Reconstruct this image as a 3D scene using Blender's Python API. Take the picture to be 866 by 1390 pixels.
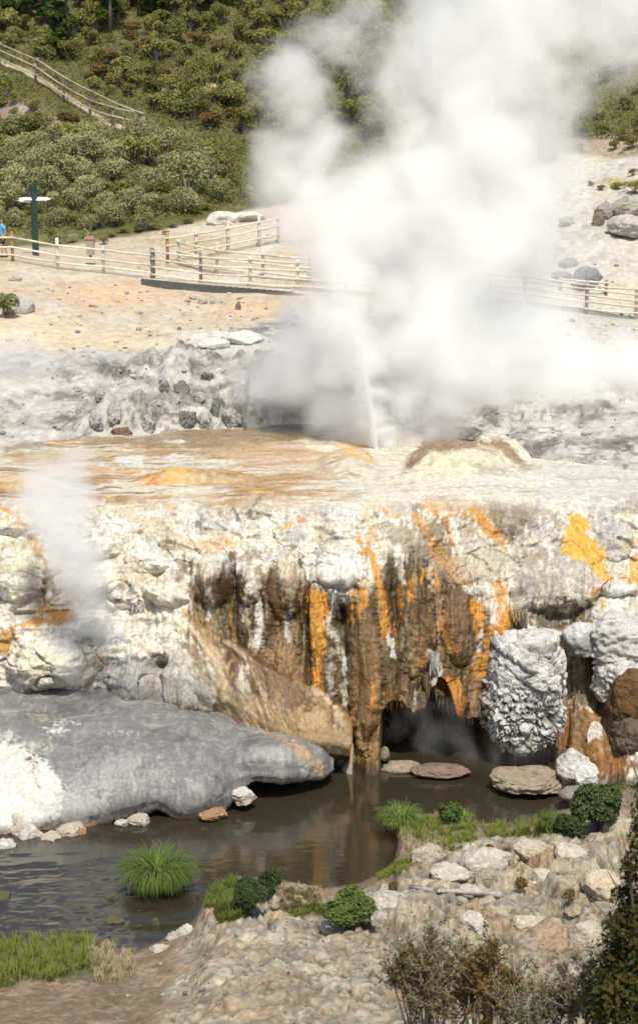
import bpy, bmesh, math, random, time
import numpy as np
T0 = time.time()
S = bpy.context.scene
C = S.collection
for o in list(bpy.data.objects):
    bpy.data.objects.remove(o)

# ------------------------------------------------------------------ camera, world, sun, exposure
FPX = 2000.0; HOR = 300.0; CH = 11.2
PITCH = math.atan((695 - HOR) / FPX)
cam = bpy.data.cameras.new('camera'); camo = bpy.data.objects.new('camera', cam); C.objects.link(camo)
camo.location = (0, 0, CH); camo.rotation_euler = (math.pi / 2 - PITCH, 0, 0)
cam.sensor_fit = 'VERTICAL'; cam.sensor_height = 36; cam.lens = FPX / 1390 * 36
cam.clip_start = 0.3; cam.clip_end = 3000
cam.dof.use_dof = True; cam.dof.focus_distance = 33; cam.dof.aperture_fstop = 2.0
S.camera = camo
SUN_EL, SUN_AZ = 60.0, 170.0          # azimuth clockwise from +Y (the view direction): high, behind the camera, a little to the right
w = bpy.data.worlds.new('World'); S.world = w; w.use_nodes = True
wn = w.node_tree; wn.nodes.clear()
sky = wn.nodes.new('ShaderNodeTexSky'); sky.sky_type = 'NISHITA'; sky.sun_disc = False
sky.sun_elevation = math.radians(SUN_EL); sky.sun_rotation = math.radians(SUN_AZ); sky.air_density = 1.0; sky.dust_density = 2.5
bg = wn.nodes.new('ShaderNodeBackground'); bg.inputs[1].default_value = 0.15
wo = wn.nodes.new('ShaderNodeOutputWorld')
wn.links.new(sky.outputs[0], bg.inputs[0]); wn.links.new(bg.outputs[0], wo.inputs[0])
sl = bpy.data.lights.new('sun', 'SUN'); sl.energy = 4.5; sl.angle = math.radians(0.5); sl.color = (1, 0.945, 0.85)
so = bpy.data.objects.new('sun', sl); C.objects.link(so)
az, el = math.radians(SUN_AZ), math.radians(SUN_EL)
from mathutils import Vector, Matrix
sd = Vector((math.sin(az) * math.cos(el), math.cos(az) * math.cos(el), math.sin(el)))
so.rotation_euler = sd.to_track_quat('Z', 'Y').to_euler(); so.location = sd * 60
S.view_settings.view_transform = 'Standard'; S.view_settings.look = 'None'
S.view_settings.exposure = 0.1; S.view_settings.gamma = 1.0
S.cycles.max_bounces = 16; S.cycles.diffuse_bounces = 3; S.cycles.glossy_bounces = 2
S.cycles.transmission_bounces = 2; S.cycles.transparent_max_bounces = 8; S.cycles.volume_bounces = 16
S.cycles.volume_step_rate = 1.0; S.cycles.volume_max_steps = 256
S.cycles.use_denoising = True

# ------------------------------------------------------------------ numeric helpers
ct, st = math.cos(PITCH), math.sin(PITCH)
def ray(px, py):
    u = (np.asarray(px, float) - 433) / FPX; v = (695 - np.asarray(py, float)) / FPX
    return u, ct + v * st, -st + v * ct
def at(px, py, Y):
    u, dy, dz = ray(px, py); k = np.asarray(Y, float) / dy
    return np.stack(np.broadcast_arrays(u * k, np.asarray(Y, float) + 0 * u, CH + dz * k), -1)
def yz(px, py, z):                      # depth where the sight line meets height z
    u, dy, dz = ray(px, py); return (np.asarray(z, float) - CH) / dz * dy
def proj(P):
    x, y, z = P[..., 0], P[..., 1], P[..., 2] - CH
    f = y * ct - z * st; up = y * st + z * ct
    return 433 + FPX * x / f, 695 - FPX * up / f
rs = np.random.RandomState(7)
_perm = rs.permutation(256).astype(np.int32); _perm = np.concatenate([_perm, _perm, _perm])
_g = rs.normal(size=(256, 3)); _g = (_g / np.linalg.norm(_g, axis=1, keepdims=True)).astype(np.float32)
def _perl(x, y, z):
    fx, fy, fz = np.floor(x), np.floor(y), np.floor(z)
    xi = fx.astype(np.int32) & 255; yi = fy.astype(np.int32) & 255; zi = fz.astype(np.int32) & 255
    xf, yf, zf = x - fx, y - fy, z - fz
    u = xf * xf * xf * (xf * (xf * 6 - 15) + 10); v = yf * yf * yf * (yf * (yf * 6 - 15) + 10); w_ = zf * zf * zf * (zf * (zf * 6 - 15) + 10)
    r = []
    for dx in (0, 1):
        a = _perm.take(xi + dx)
        for dy in (0, 1):
            b = _perm.take(a + yi + dy) + zi
            for dz in (0, 1):
                h = _perm.take(b + dz)
                r.append(_gx.take(h) * (xf - dx) + _gy.take(h) * (yf - dy) + _gz.take(h) * (zf - dz))
    c00 = r[0] + (r[4] - r[0]) * u; c01 = r[1] + (r[5] - r[1]) * u; c10 = r[2] + (r[6] - r[2]) * u; c11 = r[3] + (r[7] - r[3]) * u
    c0 = c00 + (c10 - c00) * v; c1 = c01 + (c11 - c01) * v
    return (c0 + (c1 - c0) * w_) * np.float32(1.6)
_gx, _gy, _gz = [np.ascontiguousarray(_g[:, i]) for i in range(3)]
from concurrent.futures import ThreadPoolExecutor
_pool = ThreadPoolExecutor(4)
def perlin(x, y, z=0.0):
    x, y, z = np.broadcast_arrays(np.asarray(x, np.float32), np.asarray(y, np.float32), np.asarray(z, np.float32))
    shp = x.shape; x = x.ravel(); y = y.ravel(); z = z.ravel(); n = x.size
    if n < 4000: return _perl(x, y, z).reshape(shp)
    out = np.empty(n, np.float32); st_ = 32768
    def job(i): out[i:i + st_] = _perl(x[i:i + st_], y[i:i + st_], z[i:i + st_])
    list(_pool.map(job, range(0, n, st_)))
    return out.reshape(shp)
def fbm(x, y, z=0.0, o=4, g=0.5):
    s = 0; a = 1; t = 0
    for i in range(o):
        s = s + a * perlin(x * 2 ** i + 17.3 * i, y * 2 ** i + 5.1 * i, z * 2 ** i + 9.7 * i); t += a; a *= g
    return s / t
def billow(x, y, z=0.0, o=4, g=0.5):
    s = 0; a = 1; t = 0
    for i in range(o):
        s = s + a * np.abs(perlin(x * 2 ** i + 7.3 * i, y * 2 ** i + 3.1 * i, z * 2 ** i + 4.7 * i)); t += a; a *= g
    return s / t
def sm(a, b, x):
    t = np.clip((x - a) / (b - a), 0, 1); return t * t * (3 - 2 * t)
def cells(x, y, seed=0, jit=0.85):
    """nearest jittered-grid point: (distance F1, F2-F1, random id of the cell)"""
    xi = np.floor(x).astype(np.int32); yi = np.floor(y).astype(np.int32)
    f1 = np.full(x.shape, 9.0); f2 = np.full(x.shape, 9.0); idr = np.zeros(x.shape)
    for dx in (-1, 0, 1):
        for dy in (-1, 0, 1):
            cx, cy = xi + dx, yi + dy
            h = _perm[(_perm[(cx + seed) & 255] + cy) & 255]; h2 = _perm[h + 31]; h3 = _perm[h2 + 7]
            d = np.hypot(cx + .5 + (h / 255. - .5) * jit - x, cy + .5 + (h2 / 255. - .5) * jit - y)
            n = d < f1
            f2 = np.where(n, f1, np.minimum(f2, d)); idr = np.where(n, h3 / 255., idr); f1 = np.where(n, d, f1)
    return f1, f2 - f1, idr
def blur(A, n, ax):
    if n < 1: return A
    k = np.hanning(2 * n + 3)[1:-1]; k /= k.sum()
    pad = [(0, 0)] * A.ndim; pad[ax] = (n, n)
    B = np.pad(A, pad, mode='edge'); out = 0
    L = A.shape[ax]
    for i, ki in enumerate(k):
        sl_ = [slice(None)] * A.ndim; sl_[ax] = slice(i, i + L); out = out + ki * B[tuple(sl_)]
    return out

# ------------------------------------------------------------------ painting of mineral stains; some dark strokes put the shade of gaps and hollows into the colour
def seg_d(x, y, pts):
    d = np.full(x.shape, 1e9)
    for (ax, ay), (bx, by) in zip(pts[:-1], pts[1:]):
        vx, vy = bx - ax, by - ay; t = np.clip(((x - ax) * vx + (y - ay) * vy) / (vx * vx + vy * vy + 1e-9), 0, 1)
        d = np.minimum(d, np.hypot(x - ax - t * vx, y - ay - t * vy))
    return d
def poly_sd(x, y, pts):                  # negative inside
    ins = np.zeros(x.shape, bool); n = len(pts)
    for i in range(n):
        (ax, ay), (bx, by) = pts[i], pts[(i + 1) % n]
        c = ((ay > y) != (by > y)) & (x < (bx - ax) * (y - ay) / (by - ay + 1e-12) + ax); ins ^= c
    d = seg_d(x, y, list(pts) + [pts[0]])
    return np.where(ins, -d, d)
def paint(col, px, py, strokes, wob, edge):
    """strokes: (kind, pts, width, colour, alpha, softness); wob = (wx, wy) noise warp in pixels; edge = edge noise"""
    x0 = px + wob[0]; y0 = py + wob[1]
    for (k, pts, wd, c, a, sf) in strokes:
        if k == 'e':
            cx, cy, rx, ry = pts; bb = (cx - rx * 1.6 - 8, cx + rx * 1.6 + 8, cy - ry * 1.6 - 8, cy + ry * 1.6 + 8)
        else:
            xs = [p[0] for p in pts]; ys = [p[1] for p in pts]; m = wd + sf * 2 + 4
            bb = (min(xs) - m, max(xs) + m, min(ys) - m, max(ys) + m)
        M = (x0 > bb[0]) & (x0 < bb[1]) & (y0 > bb[2]) & (y0 < bb[3])
        if not M.any(): continue
        x, y, e = x0[M], y0[M], edge[M]
        if k == 'e': d = (np.hypot((x - cx) / rx, (y - cy) / ry) - 1) * min(rx, ry)
        elif k == 'l': d = seg_d(x, y, pts) - wd
        else: d = poly_sd(x, y, pts)
        m = sm(sf, -sf, d + e * (sf * 1.6 + 2.5)) * a * np.clip(1.0 - e * .35, .45, 1)
        cc = col[M]; cc = cc + (np.array(c)[None, :3] - cc) * m[:, None]; col[M] = cc
    return col
def mix(col, c, m):
    return col + (np.asarray(c) - col) * np.clip(m, 0, 1)[..., None]

# ------------------------------------------------------------------ mesh + object helpers
def tag(o, label=None, cat=None, group=None, kind=None):
    if label: o['label'] = label
    if cat: o['category'] = cat
    if group: o['group'] = group
    if kind: o['kind'] = kind
    return o
def obj(name, me, parent=None, loc=None):
    o = bpy.data.objects.new(name, me); C.objects.link(o)
    if parent: o.parent = parent
    if loc is not None: o.location = loc
    return o
def empty(name, loc=(0, 0, 0), rz=0):
    o = bpy.data.objects.new(name, None); C.objects.link(o); o.location = loc; o.rotation_euler = (0, 0, rz); o.empty_display_size = .2
    return o
def mk(name, V, F, mat, col=None, smooth=True):
    """V (n,3); F (m,k) array of constant k, or list of tuples"""
    me = bpy.data.meshes.new(name)
    V = np.ascontiguousarray(V, np.float32)
    if isinstance(F, np.ndarray):
        me.vertices.add(len(V)); me.vertices.foreach_set('co', V.ravel())
        k = F.shape[1]; me.loops.add(F.size); me.polygons.add(len(F))
        me.loops.foreach_set('vertex_index', np.ascontiguousarray(F, np.int32).ravel())
        me.polygons.foreach_set('loop_start', (np.arange(len(F)) * k).astype(np.int32))
        me.update(calc_edges=True)
    else:
        me.from_pydata([tuple(v) for v in V.tolist()], [], F)
    me.polygons.foreach_set('use_smooth', np.full(len(me.polygons), bool(smooth)))
    if col is not None:
        a = me.attributes.new('Col', 'FLOAT_COLOR', 'POINT')
        c4 = np.ones((len(V), 4), np.float32); c4[:, :col.shape[1]] = col
        a.data.foreach_set('color', c4.ravel())
    if mat: me.materials.append(mat)
    me.validate() if not isinstance(F, np.ndarray) else None
    return me
def grid_faces(r, c):
    i = np.arange(r * c).reshape(r, c)
    return np.stack([i[:-1, :-1], i[:-1, 1:], i[1:, 1:], i[1:, :-1]], -1).reshape(-1, 4)

def nmat(name):
    m = bpy.data.materials.new(name); m.use_nodes = True; nt = m.node_tree
    b = nt.nodes['Principled BSDF']; return m, nt, b
def rockmat(name, rough=.75, var=.25, scale=9, bump=.35, bscale=22, wet=False, bdist=.03, spec=.35):
    m, nt, b = nmat(name); N, L = nt.nodes.new, nt.links.new
    at_ = N('ShaderNodeAttribute'); at_.attribute_name = 'Col'
    tc = N('ShaderNodeTexCoord')
    n = N('ShaderNodeTexNoise'); n.inputs['Scale'].default_value = scale; n.inputs['Detail'].default_value = 5; n.inputs['Roughness'].default_value = .7
    L(tc.outputs['Object'], n.inputs['Vector'])
    mr = N('ShaderNodeMapRange'); mr.inputs[1].default_value = .3; mr.inputs[2].default_value = .7; mr.inputs[3].default_value = 1 - var; mr.inputs[4].default_value = 1 + var * .55
    L(n.outputs[0], mr.inputs[0])
    mm = N('ShaderNodeVectorMath'); mm.operation = 'SCALE'; L(at_.outputs['Color'], mm.inputs[0]); L(mr.outputs[0], mm.inputs[3])
    L(mm.outputs[0], b.inputs['Base Color'])
    b.inputs['Roughness'].default_value = rough; b.inputs['Specular IOR Level'].default_value = spec
    if wet:
        mr2 = N('ShaderNodeMapRange'); mr2.inputs[3].default_value = rough; mr2.inputs[4].default_value = .22
        L(at_.outputs['Alpha'], mr2.inputs[0]); L(mr2.outputs[0], b.inputs['Roughness'])
    n2 = N('ShaderNodeTexNoise'); n2.inputs['Scale'].default_value = bscale; n2.inputs['Detail'].default_value = 6; n2.inputs['Roughness'].default_value = .65
    L(tc.outputs['Object'], n2.inputs['Vector'])
    bp = N('ShaderNodeBump'); bp.inputs['Strength'].default_value = bump; bp.inputs['Distance'].default_value = bdist
    L(n2.outputs[0], bp.inputs['Height']); L(bp.outputs[0], b.inputs['Normal'])
    return m
def plain(name, c, rough=.7, var=.2, scale=12, metal=0, bump=0.2, stretch=None):
    m, nt, b = nmat(name); N, L = nt.nodes.new, nt.links.new
    tc = N('ShaderNodeTexCoord'); mp = N('ShaderNodeMapping'); L(tc.outputs['Object'], mp.inputs[0])
    if stretch: mp.inputs['Scale'].default_value = stretch
    n = N('ShaderNodeTexNoise'); n.inputs['Scale'].default_value = scale; n.inputs['Detail'].default_value = 4; L(mp.outputs[0], n.inputs['Vector'])
    oi = N('ShaderNodeObjectInfo')
    mr = N('ShaderNodeMapRange'); mr.inputs[1].default_value = .3; mr.inputs[2].default_value = .7; mr.inputs[3].default_value = 1 - var; mr.inputs[4].default_value = 1 + var
    L(n.outputs[0], mr.inputs[0])
    m2 = N('ShaderNodeMapRange'); m2.inputs[3].default_value = 1 - var * .8; m2.inputs[4].default_value = 1 + var * .5; L(oi.outputs['Random'], m2.inputs[0])
    mu = N('ShaderNodeMath'); mu.operation = 'MULTIPLY'; L(mr.outputs[0], mu.inputs[0]); L(m2.outputs[0], mu.inputs[1])
    mm = N('ShaderNodeVectorMath'); mm.operation = 'SCALE'; mm.inputs[0].default_value = c; L(mu.outputs[0], mm.inputs[3]); L(mm.outputs[0], b.inputs['Base Color'])
    b.inputs['Roughness'].default_value = rough; b.inputs['Metallic'].default_value = metal
    bp = N('ShaderNodeBump'); bp.inputs['Strength'].default_value = bump; bp.inputs['Distance'].default_value = .01
    L(n.outputs[0], bp.inputs['Height']); L(bp.outputs[0], b.inputs['Normal'])
    return m
def leafmat(name, c, c2, rough=.75, trans=.25):
    """foliage: colour varies per leaf (attribute Col, grey 0..1) and per plant"""
    m, nt, b = nmat(name); N, L = nt.nodes.new, nt.links.new
    a = N('ShaderNodeAttribute'); a.attribute_name = 'Col'; oi = N('ShaderNodeObjectInfo')
    mx = N('ShaderNodeMix'); mx.data_type = 'RGBA'
    mx.inputs[6].default_value = (*c, 1); mx.inputs[7].default_value = (*c2, 1)
    sp = N('ShaderNodeSeparateColor'); L(a.outputs['Color'], sp.inputs[0])
    ad = N('ShaderNodeMath'); ad.operation = 'MULTIPLY_ADD'; ad.inputs[1].default_value = .5; ad.use_clamp = True
    L(oi.outputs['Random'], ad.inputs[0]); mu = N('ShaderNodeMath'); mu.operation = 'MULTIPLY'; mu.inputs[1].default_value = .5; L(sp.outputs[0], mu.inputs[0]); L(mu.outputs[0], ad.inputs[2])
    L(ad.outputs[0], mx.inputs[0]); L(mx.outputs[2], b.inputs['Base Color'])
    b.inputs['Roughness'].default_value = rough; b.inputs['Specular IOR Level'].default_value = .12
    if trans:
        tr = N('ShaderNodeBsdfTranslucent'); L(mx.outputs[2], tr.inputs[0]); ms = N('ShaderNodeMixShader'); ms.inputs[0].default_value = trans
        L(b.outputs[0], ms.inputs[1]); L(tr.outputs[0], ms.inputs[2]); L(ms.outputs[0], nt.nodes['Material Output'].inputs[0])
    return m

M_ROCK = rockmat('sinter', rough=.7, wet=True, bump=.8, bscale=20, bdist=.04, var=.32)
M_SMOOTH = rockmat('smooth_sinter', rough=.5, var=.22, bump=.7, bscale=16, wet=True, scale=14, bdist=.03)
M_GROUND = rockmat('ground_soil', rough=.9, var=.3, scale=3, bump=.6, bscale=7, bdist=.12)
M_BANK = rockmat('bank_rock', rough=.92, var=.4, scale=9, bump=.9, bscale=13, bdist=.06)
M_STONE = rockmat('stone', rough=.88, var=.35, scale=11, bump=.8, bscale=18, bdist=.05)
M_WOOD = plain('weathered_wood', (.62, .54, .42), .8, .25, 3, stretch=(8, 8, 1))
M_WOODP = plain('pale_weathered_rail', (.66, .59, .48), .8, .22, 5)
M_WOODO = plain('orange_brown_post', (.42, .23, .09), .8, .25, 4)
M_WOODG = plain('grey_old_post', (.24, .22, .19), .85, .25, 5)
M_WOODD = plain('dark_stained_board', (.085, .09, .078), .8, .25, 5)
M_POSTG = plain('dark_green_painted_post', (.012, .04, .032), .5, .2, 6)
M_SIGN = plain('white_painted_board', (.72, .71, .68), .55, .08, 8)
M_BARK = plain('bark', (.13, .1, .075), .9, .35, 9)
M_TWIG = plain('pale_twigs', (.28, .25, .21), .9, .3, 9)

# ------------------------------------------------------------------ sheets of terrain
def line_pos(L, px):
    p = [q[0] for q in L]; py = np.interp(px, p, [q[1] for q in L]); m = L[0][2]
    if isinstance(m, str):                               # ('z', value) -> height given
        z = np.interp(px, p, [float(q[2][1:]) for q in L]); Y = yz(px, py, z)
    else:
        Y = np.interp(px, p, [q[2] for q in L])
    return at(px, py, Y)
def sheet(lines, pxs, rows, by, bx):
    R = [l if isinstance(l, np.ndarray) else line_pos(l, pxs) for l in lines]
    out = []
    for a, b, n in zip(R[:-1], R[1:], rows):
        t = (np.arange(n) / n)[:, None, None]; out.append(a[None] * (1 - t) + b[None] * t)
    out.append(R[-1][None]); P = np.concatenate(out, 0)
    P = blur(P, by, 0); P = blur(P, bx, 1)
    return P
def normals(P):
    a = np.gradient(P, axis=0); b = np.gradient(P, axis=1)
    n = np.cross(a, b); n /= np.linalg.norm(n, axis=-1, keepdims=True) + 1e-9
    return n
def facing(n, P):
    v = np.array([0, 0, CH]) - P
    s = np.sign((n * v).sum(-1, keepdims=True)); s[s == 0] = 1
    return n * s

# colours (linear)
W = (.68, .635, .52); W2 = (.61, .595, .53); G = (.27, .26, .235); GL = (.37, .36, .33); GD = (.10, .10, .09)
O = (.52, .235, .032); OY = (.62, .36, .05); OP = (.56, .37, .17); B = (.115, .064, .022); BD = (.04, .028, .014); BT = (.23, .15, .065)
Tn = (.34, .23, .11); PT = (.46, .385, .27); YC = (.60, .55, .35); K = (.02, .018, .015)
def e(cx, cy, rx, ry, c, a=.8, sf=4): return ('e', (cx, cy, rx, ry), 0, c, a, sf)
def l(pts, wd, c, a=.85, sf=2.5): return ('l', pts, wd, c, a, sf)
def p(pts, c, a=.85, sf=3): return ('p', pts, 0, c, a, sf)
CLIFF_ZONE = [(385, 772), (412, 780), (440, 800), (470, 815), (505, 790), (520, 765), (560, 745), (600, 745), (640, 775), (655, 805), (668, 850), (700, 835), (740, 870), (770, 960), (775, 1060), (480, 1060), (470, 990), (400, 930), (330, 880), (296, 862), (262, 845), (256, 800), (266, 770), (300, 762), (340, 772)]
STROKES = [
    # upper crust, left
    e(70, 640, 60, 12, W2, .5, 8), l([(0, 672), (30, 678), (45, 700)], 3, O), l([(0, 688), (20, 695), (35, 715)], 3, O, .8), l([(5, 705), (25, 690), (48, 676)], 2.5, OY, .8),
    l([(20, 720), (60, 712), (90, 690)], 5, OP, .7, 5), l([(40, 728), (52, 745), (64, 765), (60, 800), (52, 850)], 4, (.34, .2, .05), .85, 3), l([(48, 735), (66, 752)], 3.5, O, .8), l([(66, 760), (70, 790), (74, 830)], 3, BT, .6, 3),
    e(30, 775, 26, 30, YC, .45, 8), e(45, 800, 16, 26, GL, .6, 6), e(72, 833, 17, 8, O, .9), p([(22, 848), (60, 836), (104, 838), (100, 846), (40, 850)], O, .85, 2), p([(-20, 862), (18, 850), (22, 866), (10, 884), (-20, 892)], (.38, .2, .04), .9, 3), l([(20, 868), (30, 880), (22, 892)], 3, BT, .7),
    e(55, 905, 26, 26, YC, .4, 8), e(124, 858, 22, 16, GD, .85, 5), e(140, 850, 14, 10, (.2, .19, .16), .7), l([(120, 930), (130, 900), (140, 880)], 5, PT, .7, 4), e(76, 922, 18, 11, GL, .85), e(130, 905, 20, 30, PT, .5, 8),
    # grey blocky part behind the apron
    p([(125, 935), (140, 900), (170, 885), (205, 890), (222, 905), (225, 940), (225, 960), (120, 950)], (.27, .27, .265), .85, 4), e(222, 902, 12, 9, K, .9, 3), e(215, 930, 18, 14, GL, .7), l([(160, 900), (185, 893), (215, 888)], 1.5, GD, .9, 1.5), e(232, 925, 14, 24, GL, .5),  # near-black spot: shade of the small hollow painted in
    # crust lumps
    e(281, 695, 12, 12, GL, .6), e(312, 700, 13, 11, (.38, .33, .25), .75), e(350, 692, 15, 16, (.45, .4, .3), .6), l([(338, 700), (340, 688), (350, 680)], 2, BD, .7), l([(345, 702), (357, 697), (366, 700)], 2, BD, .7), l([(318, 695), (322, 708)], 2.5, BD, .8), e(385, 690, 14, 12, (.5, .46, .4), .6), e(300, 718, 36, 8, GL, .6, 5), e(275, 715, 4, 6, BD, .6), l([(330, 730), (352, 728), (356, 736)], 1.5, BD, .7), e(405, 725, 14, 12, GL, .7),
    e(290, 737, 36, 7, OP, .65, 5), l([(300, 745), (312, 740), (318, 736)], 2.5, O, .8), e(206, 740, 9, 8, GL, .7), e(228, 740, 8, 6, BT, .6), l([(375, 718), (388, 716), (412, 704)], 1.8, O, .7), e(350, 748, 20, 8, GL, .4), l([(280, 752), (320, 750), (345, 755)], 2, OP, .7),
    e(440, 693, 18, 12, (.42, .41, .38), .7), e(475, 695, 30, 12, W2, .4), e(402, 730, 10, 9, GL, .5), l([(445, 708), (450, 735)], 3, GL, .5), e(465, 775, 30, 30, W2, .8, 6),
    l([(485, 733), (492, 745)], 4, O, .85), l([(492, 745), (505, 735), (498, 700)], 5, OP, .7, 4), l([(500, 745), (510, 770), (520, 815), (524, 865)], 5, O, .9, 3), l([(500, 690), (515, 680), (560, 684)], 4, OP, .7), e(530, 692, 10, 5, O, .9), l([(460, 676), (500, 674), (540, 682)], 3, OP, .6),
    e(548, 690, 14, 9, GL, .8), e(563, 686, 4, 5, BD, .9), e(571, 688, 3, 4, BD, .9), l([(515, 696), (540, 702), (552, 712)], 2.5, O, .75), e(510, 700, 4, 4, B, .7),
    p([(574, 668), (610, 670), (645, 680), (662, 705), (684, 737), (668, 737), (648, 706), (620, 694), (590, 700), (572, 690)], O, .9, 4), p([(650, 672), (720, 668), (730, 676), (660, 682)], OP, .6, 4),
    p([(555, 698), (572, 702), (590, 732), (625, 762), (652, 795), (640, 800), (612, 780), (585, 755)], O, .9, 4), l([(600, 700), (612, 738)], 5, O, .75), e(595, 722, 13, 16, B, .75), e(600, 745, 12, 7, B, .7), e(614, 682, 8, 7, B, .7), e(634, 690, 12, 5, BT, .8),
    p([(520, 712), (545, 708), (568, 728), (590, 752), (580, 762), (545, 745), (520, 735)], (.36, .32, .24), .85, 4), e(570, 748, 16, 12, (.2, .15, .08), .8), e(552, 708, 6, 4, GL),
    e(672, 690, 22, 15, (.2, .14, .07), .85, 5), e(702, 702, 13, 22, (.16, .12, .06), .8, 5), e(690, 722, 17, 14, BD, .75, 5), l([(690, 705), (704, 715), (708, 735)], 2, W, .7), e(636, 720, 13, 12, (.3, .24, .15), .8), e(652, 738, 14, 9, GL, .6),
    e(735, 720, 18, 40, (.42, .41, .38), .7, 8), e(740, 702, 7, 6, W), l([(720, 735), (735, 728), (748, 745)], 4, W, .7), l([(755, 745), (770, 765)], 12, (.42, .4, .36), .6, 6), e(830, 730, 20, 40, (.36, .35, .33), .8, 8), e(850, 755, 12, 30, W, .7, 6),
    p([(773, 700), (792, 695), (797, 715), (792, 724), (815, 740), (822, 765), (822, 785), (810, 785), (800, 765), (775, 757), (761, 745), (768, 725)], OY, .95, 3), l([(808, 735), (816, 760), (814, 782)], 2, (.3, .25, .05), .8), e(785, 730, 12, 10, O, .5), e(760, 712, 6, 5, OP), l([(758, 690), (766, 705), (764, 740)], 4, W, .8),
    e(862, 775, 14, 20, OY, .85, 4), l([(845, 745), (858, 735), (880, 745)], 4, OP, .8), l([(812, 786), (840, 784), (880, 790)], 3, O, .8), e(848, 690, 16, 9, GD, .8), e(800, 672, 24, 6, GL, .7), e(860, 680, 10, 12, (.15, .12, .06), .7), e(848, 700, 12, 6, YC, .7), e(700, 660, 30, 2, GD, .5),
    e(800, 745, 60, 50, (.33, .31, .27), .5, 14), e(690, 765, 60, 36, (.3, .25, .18), .5, 12), e(700, 700, 50, 24, (.22, .165, .1), .55, 10), e(610, 770, 34, 20, (.33, .27, .19), .5, 8), p([(774, 700), (792, 695), (798, 716), (793, 724), (815, 740), (823, 765), (823, 786), (808, 784), (800, 765), (775, 757), (760, 745), (768, 725)], OY, .95, 3), l([(640, 690), (668, 720), (680, 738)], 6, O, .7, 4), e(560, 730, 20, 14, (.3, .25, .18), .6, 5),
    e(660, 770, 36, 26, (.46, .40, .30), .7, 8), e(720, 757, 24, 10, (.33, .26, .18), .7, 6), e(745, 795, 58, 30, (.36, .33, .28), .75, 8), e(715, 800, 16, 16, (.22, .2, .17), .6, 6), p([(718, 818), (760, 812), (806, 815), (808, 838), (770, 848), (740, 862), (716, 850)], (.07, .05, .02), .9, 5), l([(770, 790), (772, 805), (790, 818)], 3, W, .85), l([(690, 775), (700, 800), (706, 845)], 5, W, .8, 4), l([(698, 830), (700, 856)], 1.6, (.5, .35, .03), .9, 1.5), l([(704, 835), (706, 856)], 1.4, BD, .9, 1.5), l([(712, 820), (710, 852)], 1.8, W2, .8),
    e(830, 803, 24, 12, W2, .8), l([(800, 810), (812, 800)], 3, O, .9), e(815, 818, 4, 6, (.5, .35, .05)), l([(775, 830), (790, 838)], 2, (.2, .2, .05)),
    # columns, left of the face
    e(235, 812, 26, 20, W, .7), e(176, 815, 12, 18, W2, .6), l([(178, 800), (188, 815), (180, 830)], 2.5, BD, .75), l([(250, 760), (246, 785)], 4, (.2, .14, .07), .8), l([(258, 765), (262, 800), (266, 840)], 3, B, .8), l([(268, 800), (275, 840)], 4, BT, .8), p([(276, 805), (300, 812), (312, 850), (325, 880), (300, 870), (285, 850)], (.2, .15, .08), .85, 4), l([(313, 755), (320, 780), (324, 835), (328, 880)], 5, BD, .85, 3), l([(298, 790), (302, 820), (308, 870)], 3, BD, .7), l([(284, 800), (286, 840)], 3, W, .6), l([(336, 780), (335, 830), (345, 890)], 4, (.5, .42, .28), .8), l([(352, 820), (354, 850), (350, 880)], 4, W2, .85), e(345, 790, 12, 20, W, .7, 5), l([(345, 765), (365, 800), (362, 822)], 3, B, .7),  # dark gap between the columns is shade put into the colour
    e(340, 755, 10, 4, BT, .7), p([(366, 775), (378, 765), (384, 820), (385, 880), (395, 915), (370, 900), (362, 850), (360, 815)], B, .85, 4), e(395, 790, 12, 28, (.4, .32, .2), .8, 5), l([(390, 830), (392, 870)], 3, W2, .6), p([(362, 880), (380, 872), (405, 885), (412, 930), (395, 925), (365, 905)], (.26, .16, .07), .9, 4), l([(405, 755), (416, 790), (419, 850), (422, 935)], 3.5, BD, .85, 3), l([(400, 850), (405, 920)], 4, (.24, .16, .08), .8), l([(378, 840), (378, 870)], 3, BT, .7),
    # orange and brown curtains of the face
    p([(416, 793), (440, 798), (450, 835), (441, 855), (440, 900), (436, 945), (425, 935), (421, 860)], O, .95, 3), e(432, 850, 10, 8, OY, .6), l([(444, 840), (460, 872), (467, 900), (470, 958)], 4, (.48, .47, .38), .9, 2.5), l([(450, 800), (456, 835)], 4, (.5, .5, .47), .8), l([(464, 822), (466, 855), (474, 880)], 5, K, .75, 4), l([(446, 880), (450, 940)], 4, (.4, .38, .32), .7), l([(438, 890), (444, 940)], 2, BD, .8), l([(455, 795), (470, 815)], 8, W2, .8), e(488, 815, 9, 20, O, .9, 3), l([(478, 805), (476, 840)], 4, O, .8), p([(478, 845), (505, 840), (514, 900), (512, 1040), (482, 1040), (474, 940)], (.15, .085, .025), .7, 5), l([(507, 930), (507, 960)], 5, (.5, .22, .05), .9, 3), l([(512, 900), (515, 1000), (511, 1040)], 2, Tn, .5),  # near-black stroke paints the shade under the white mound
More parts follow.
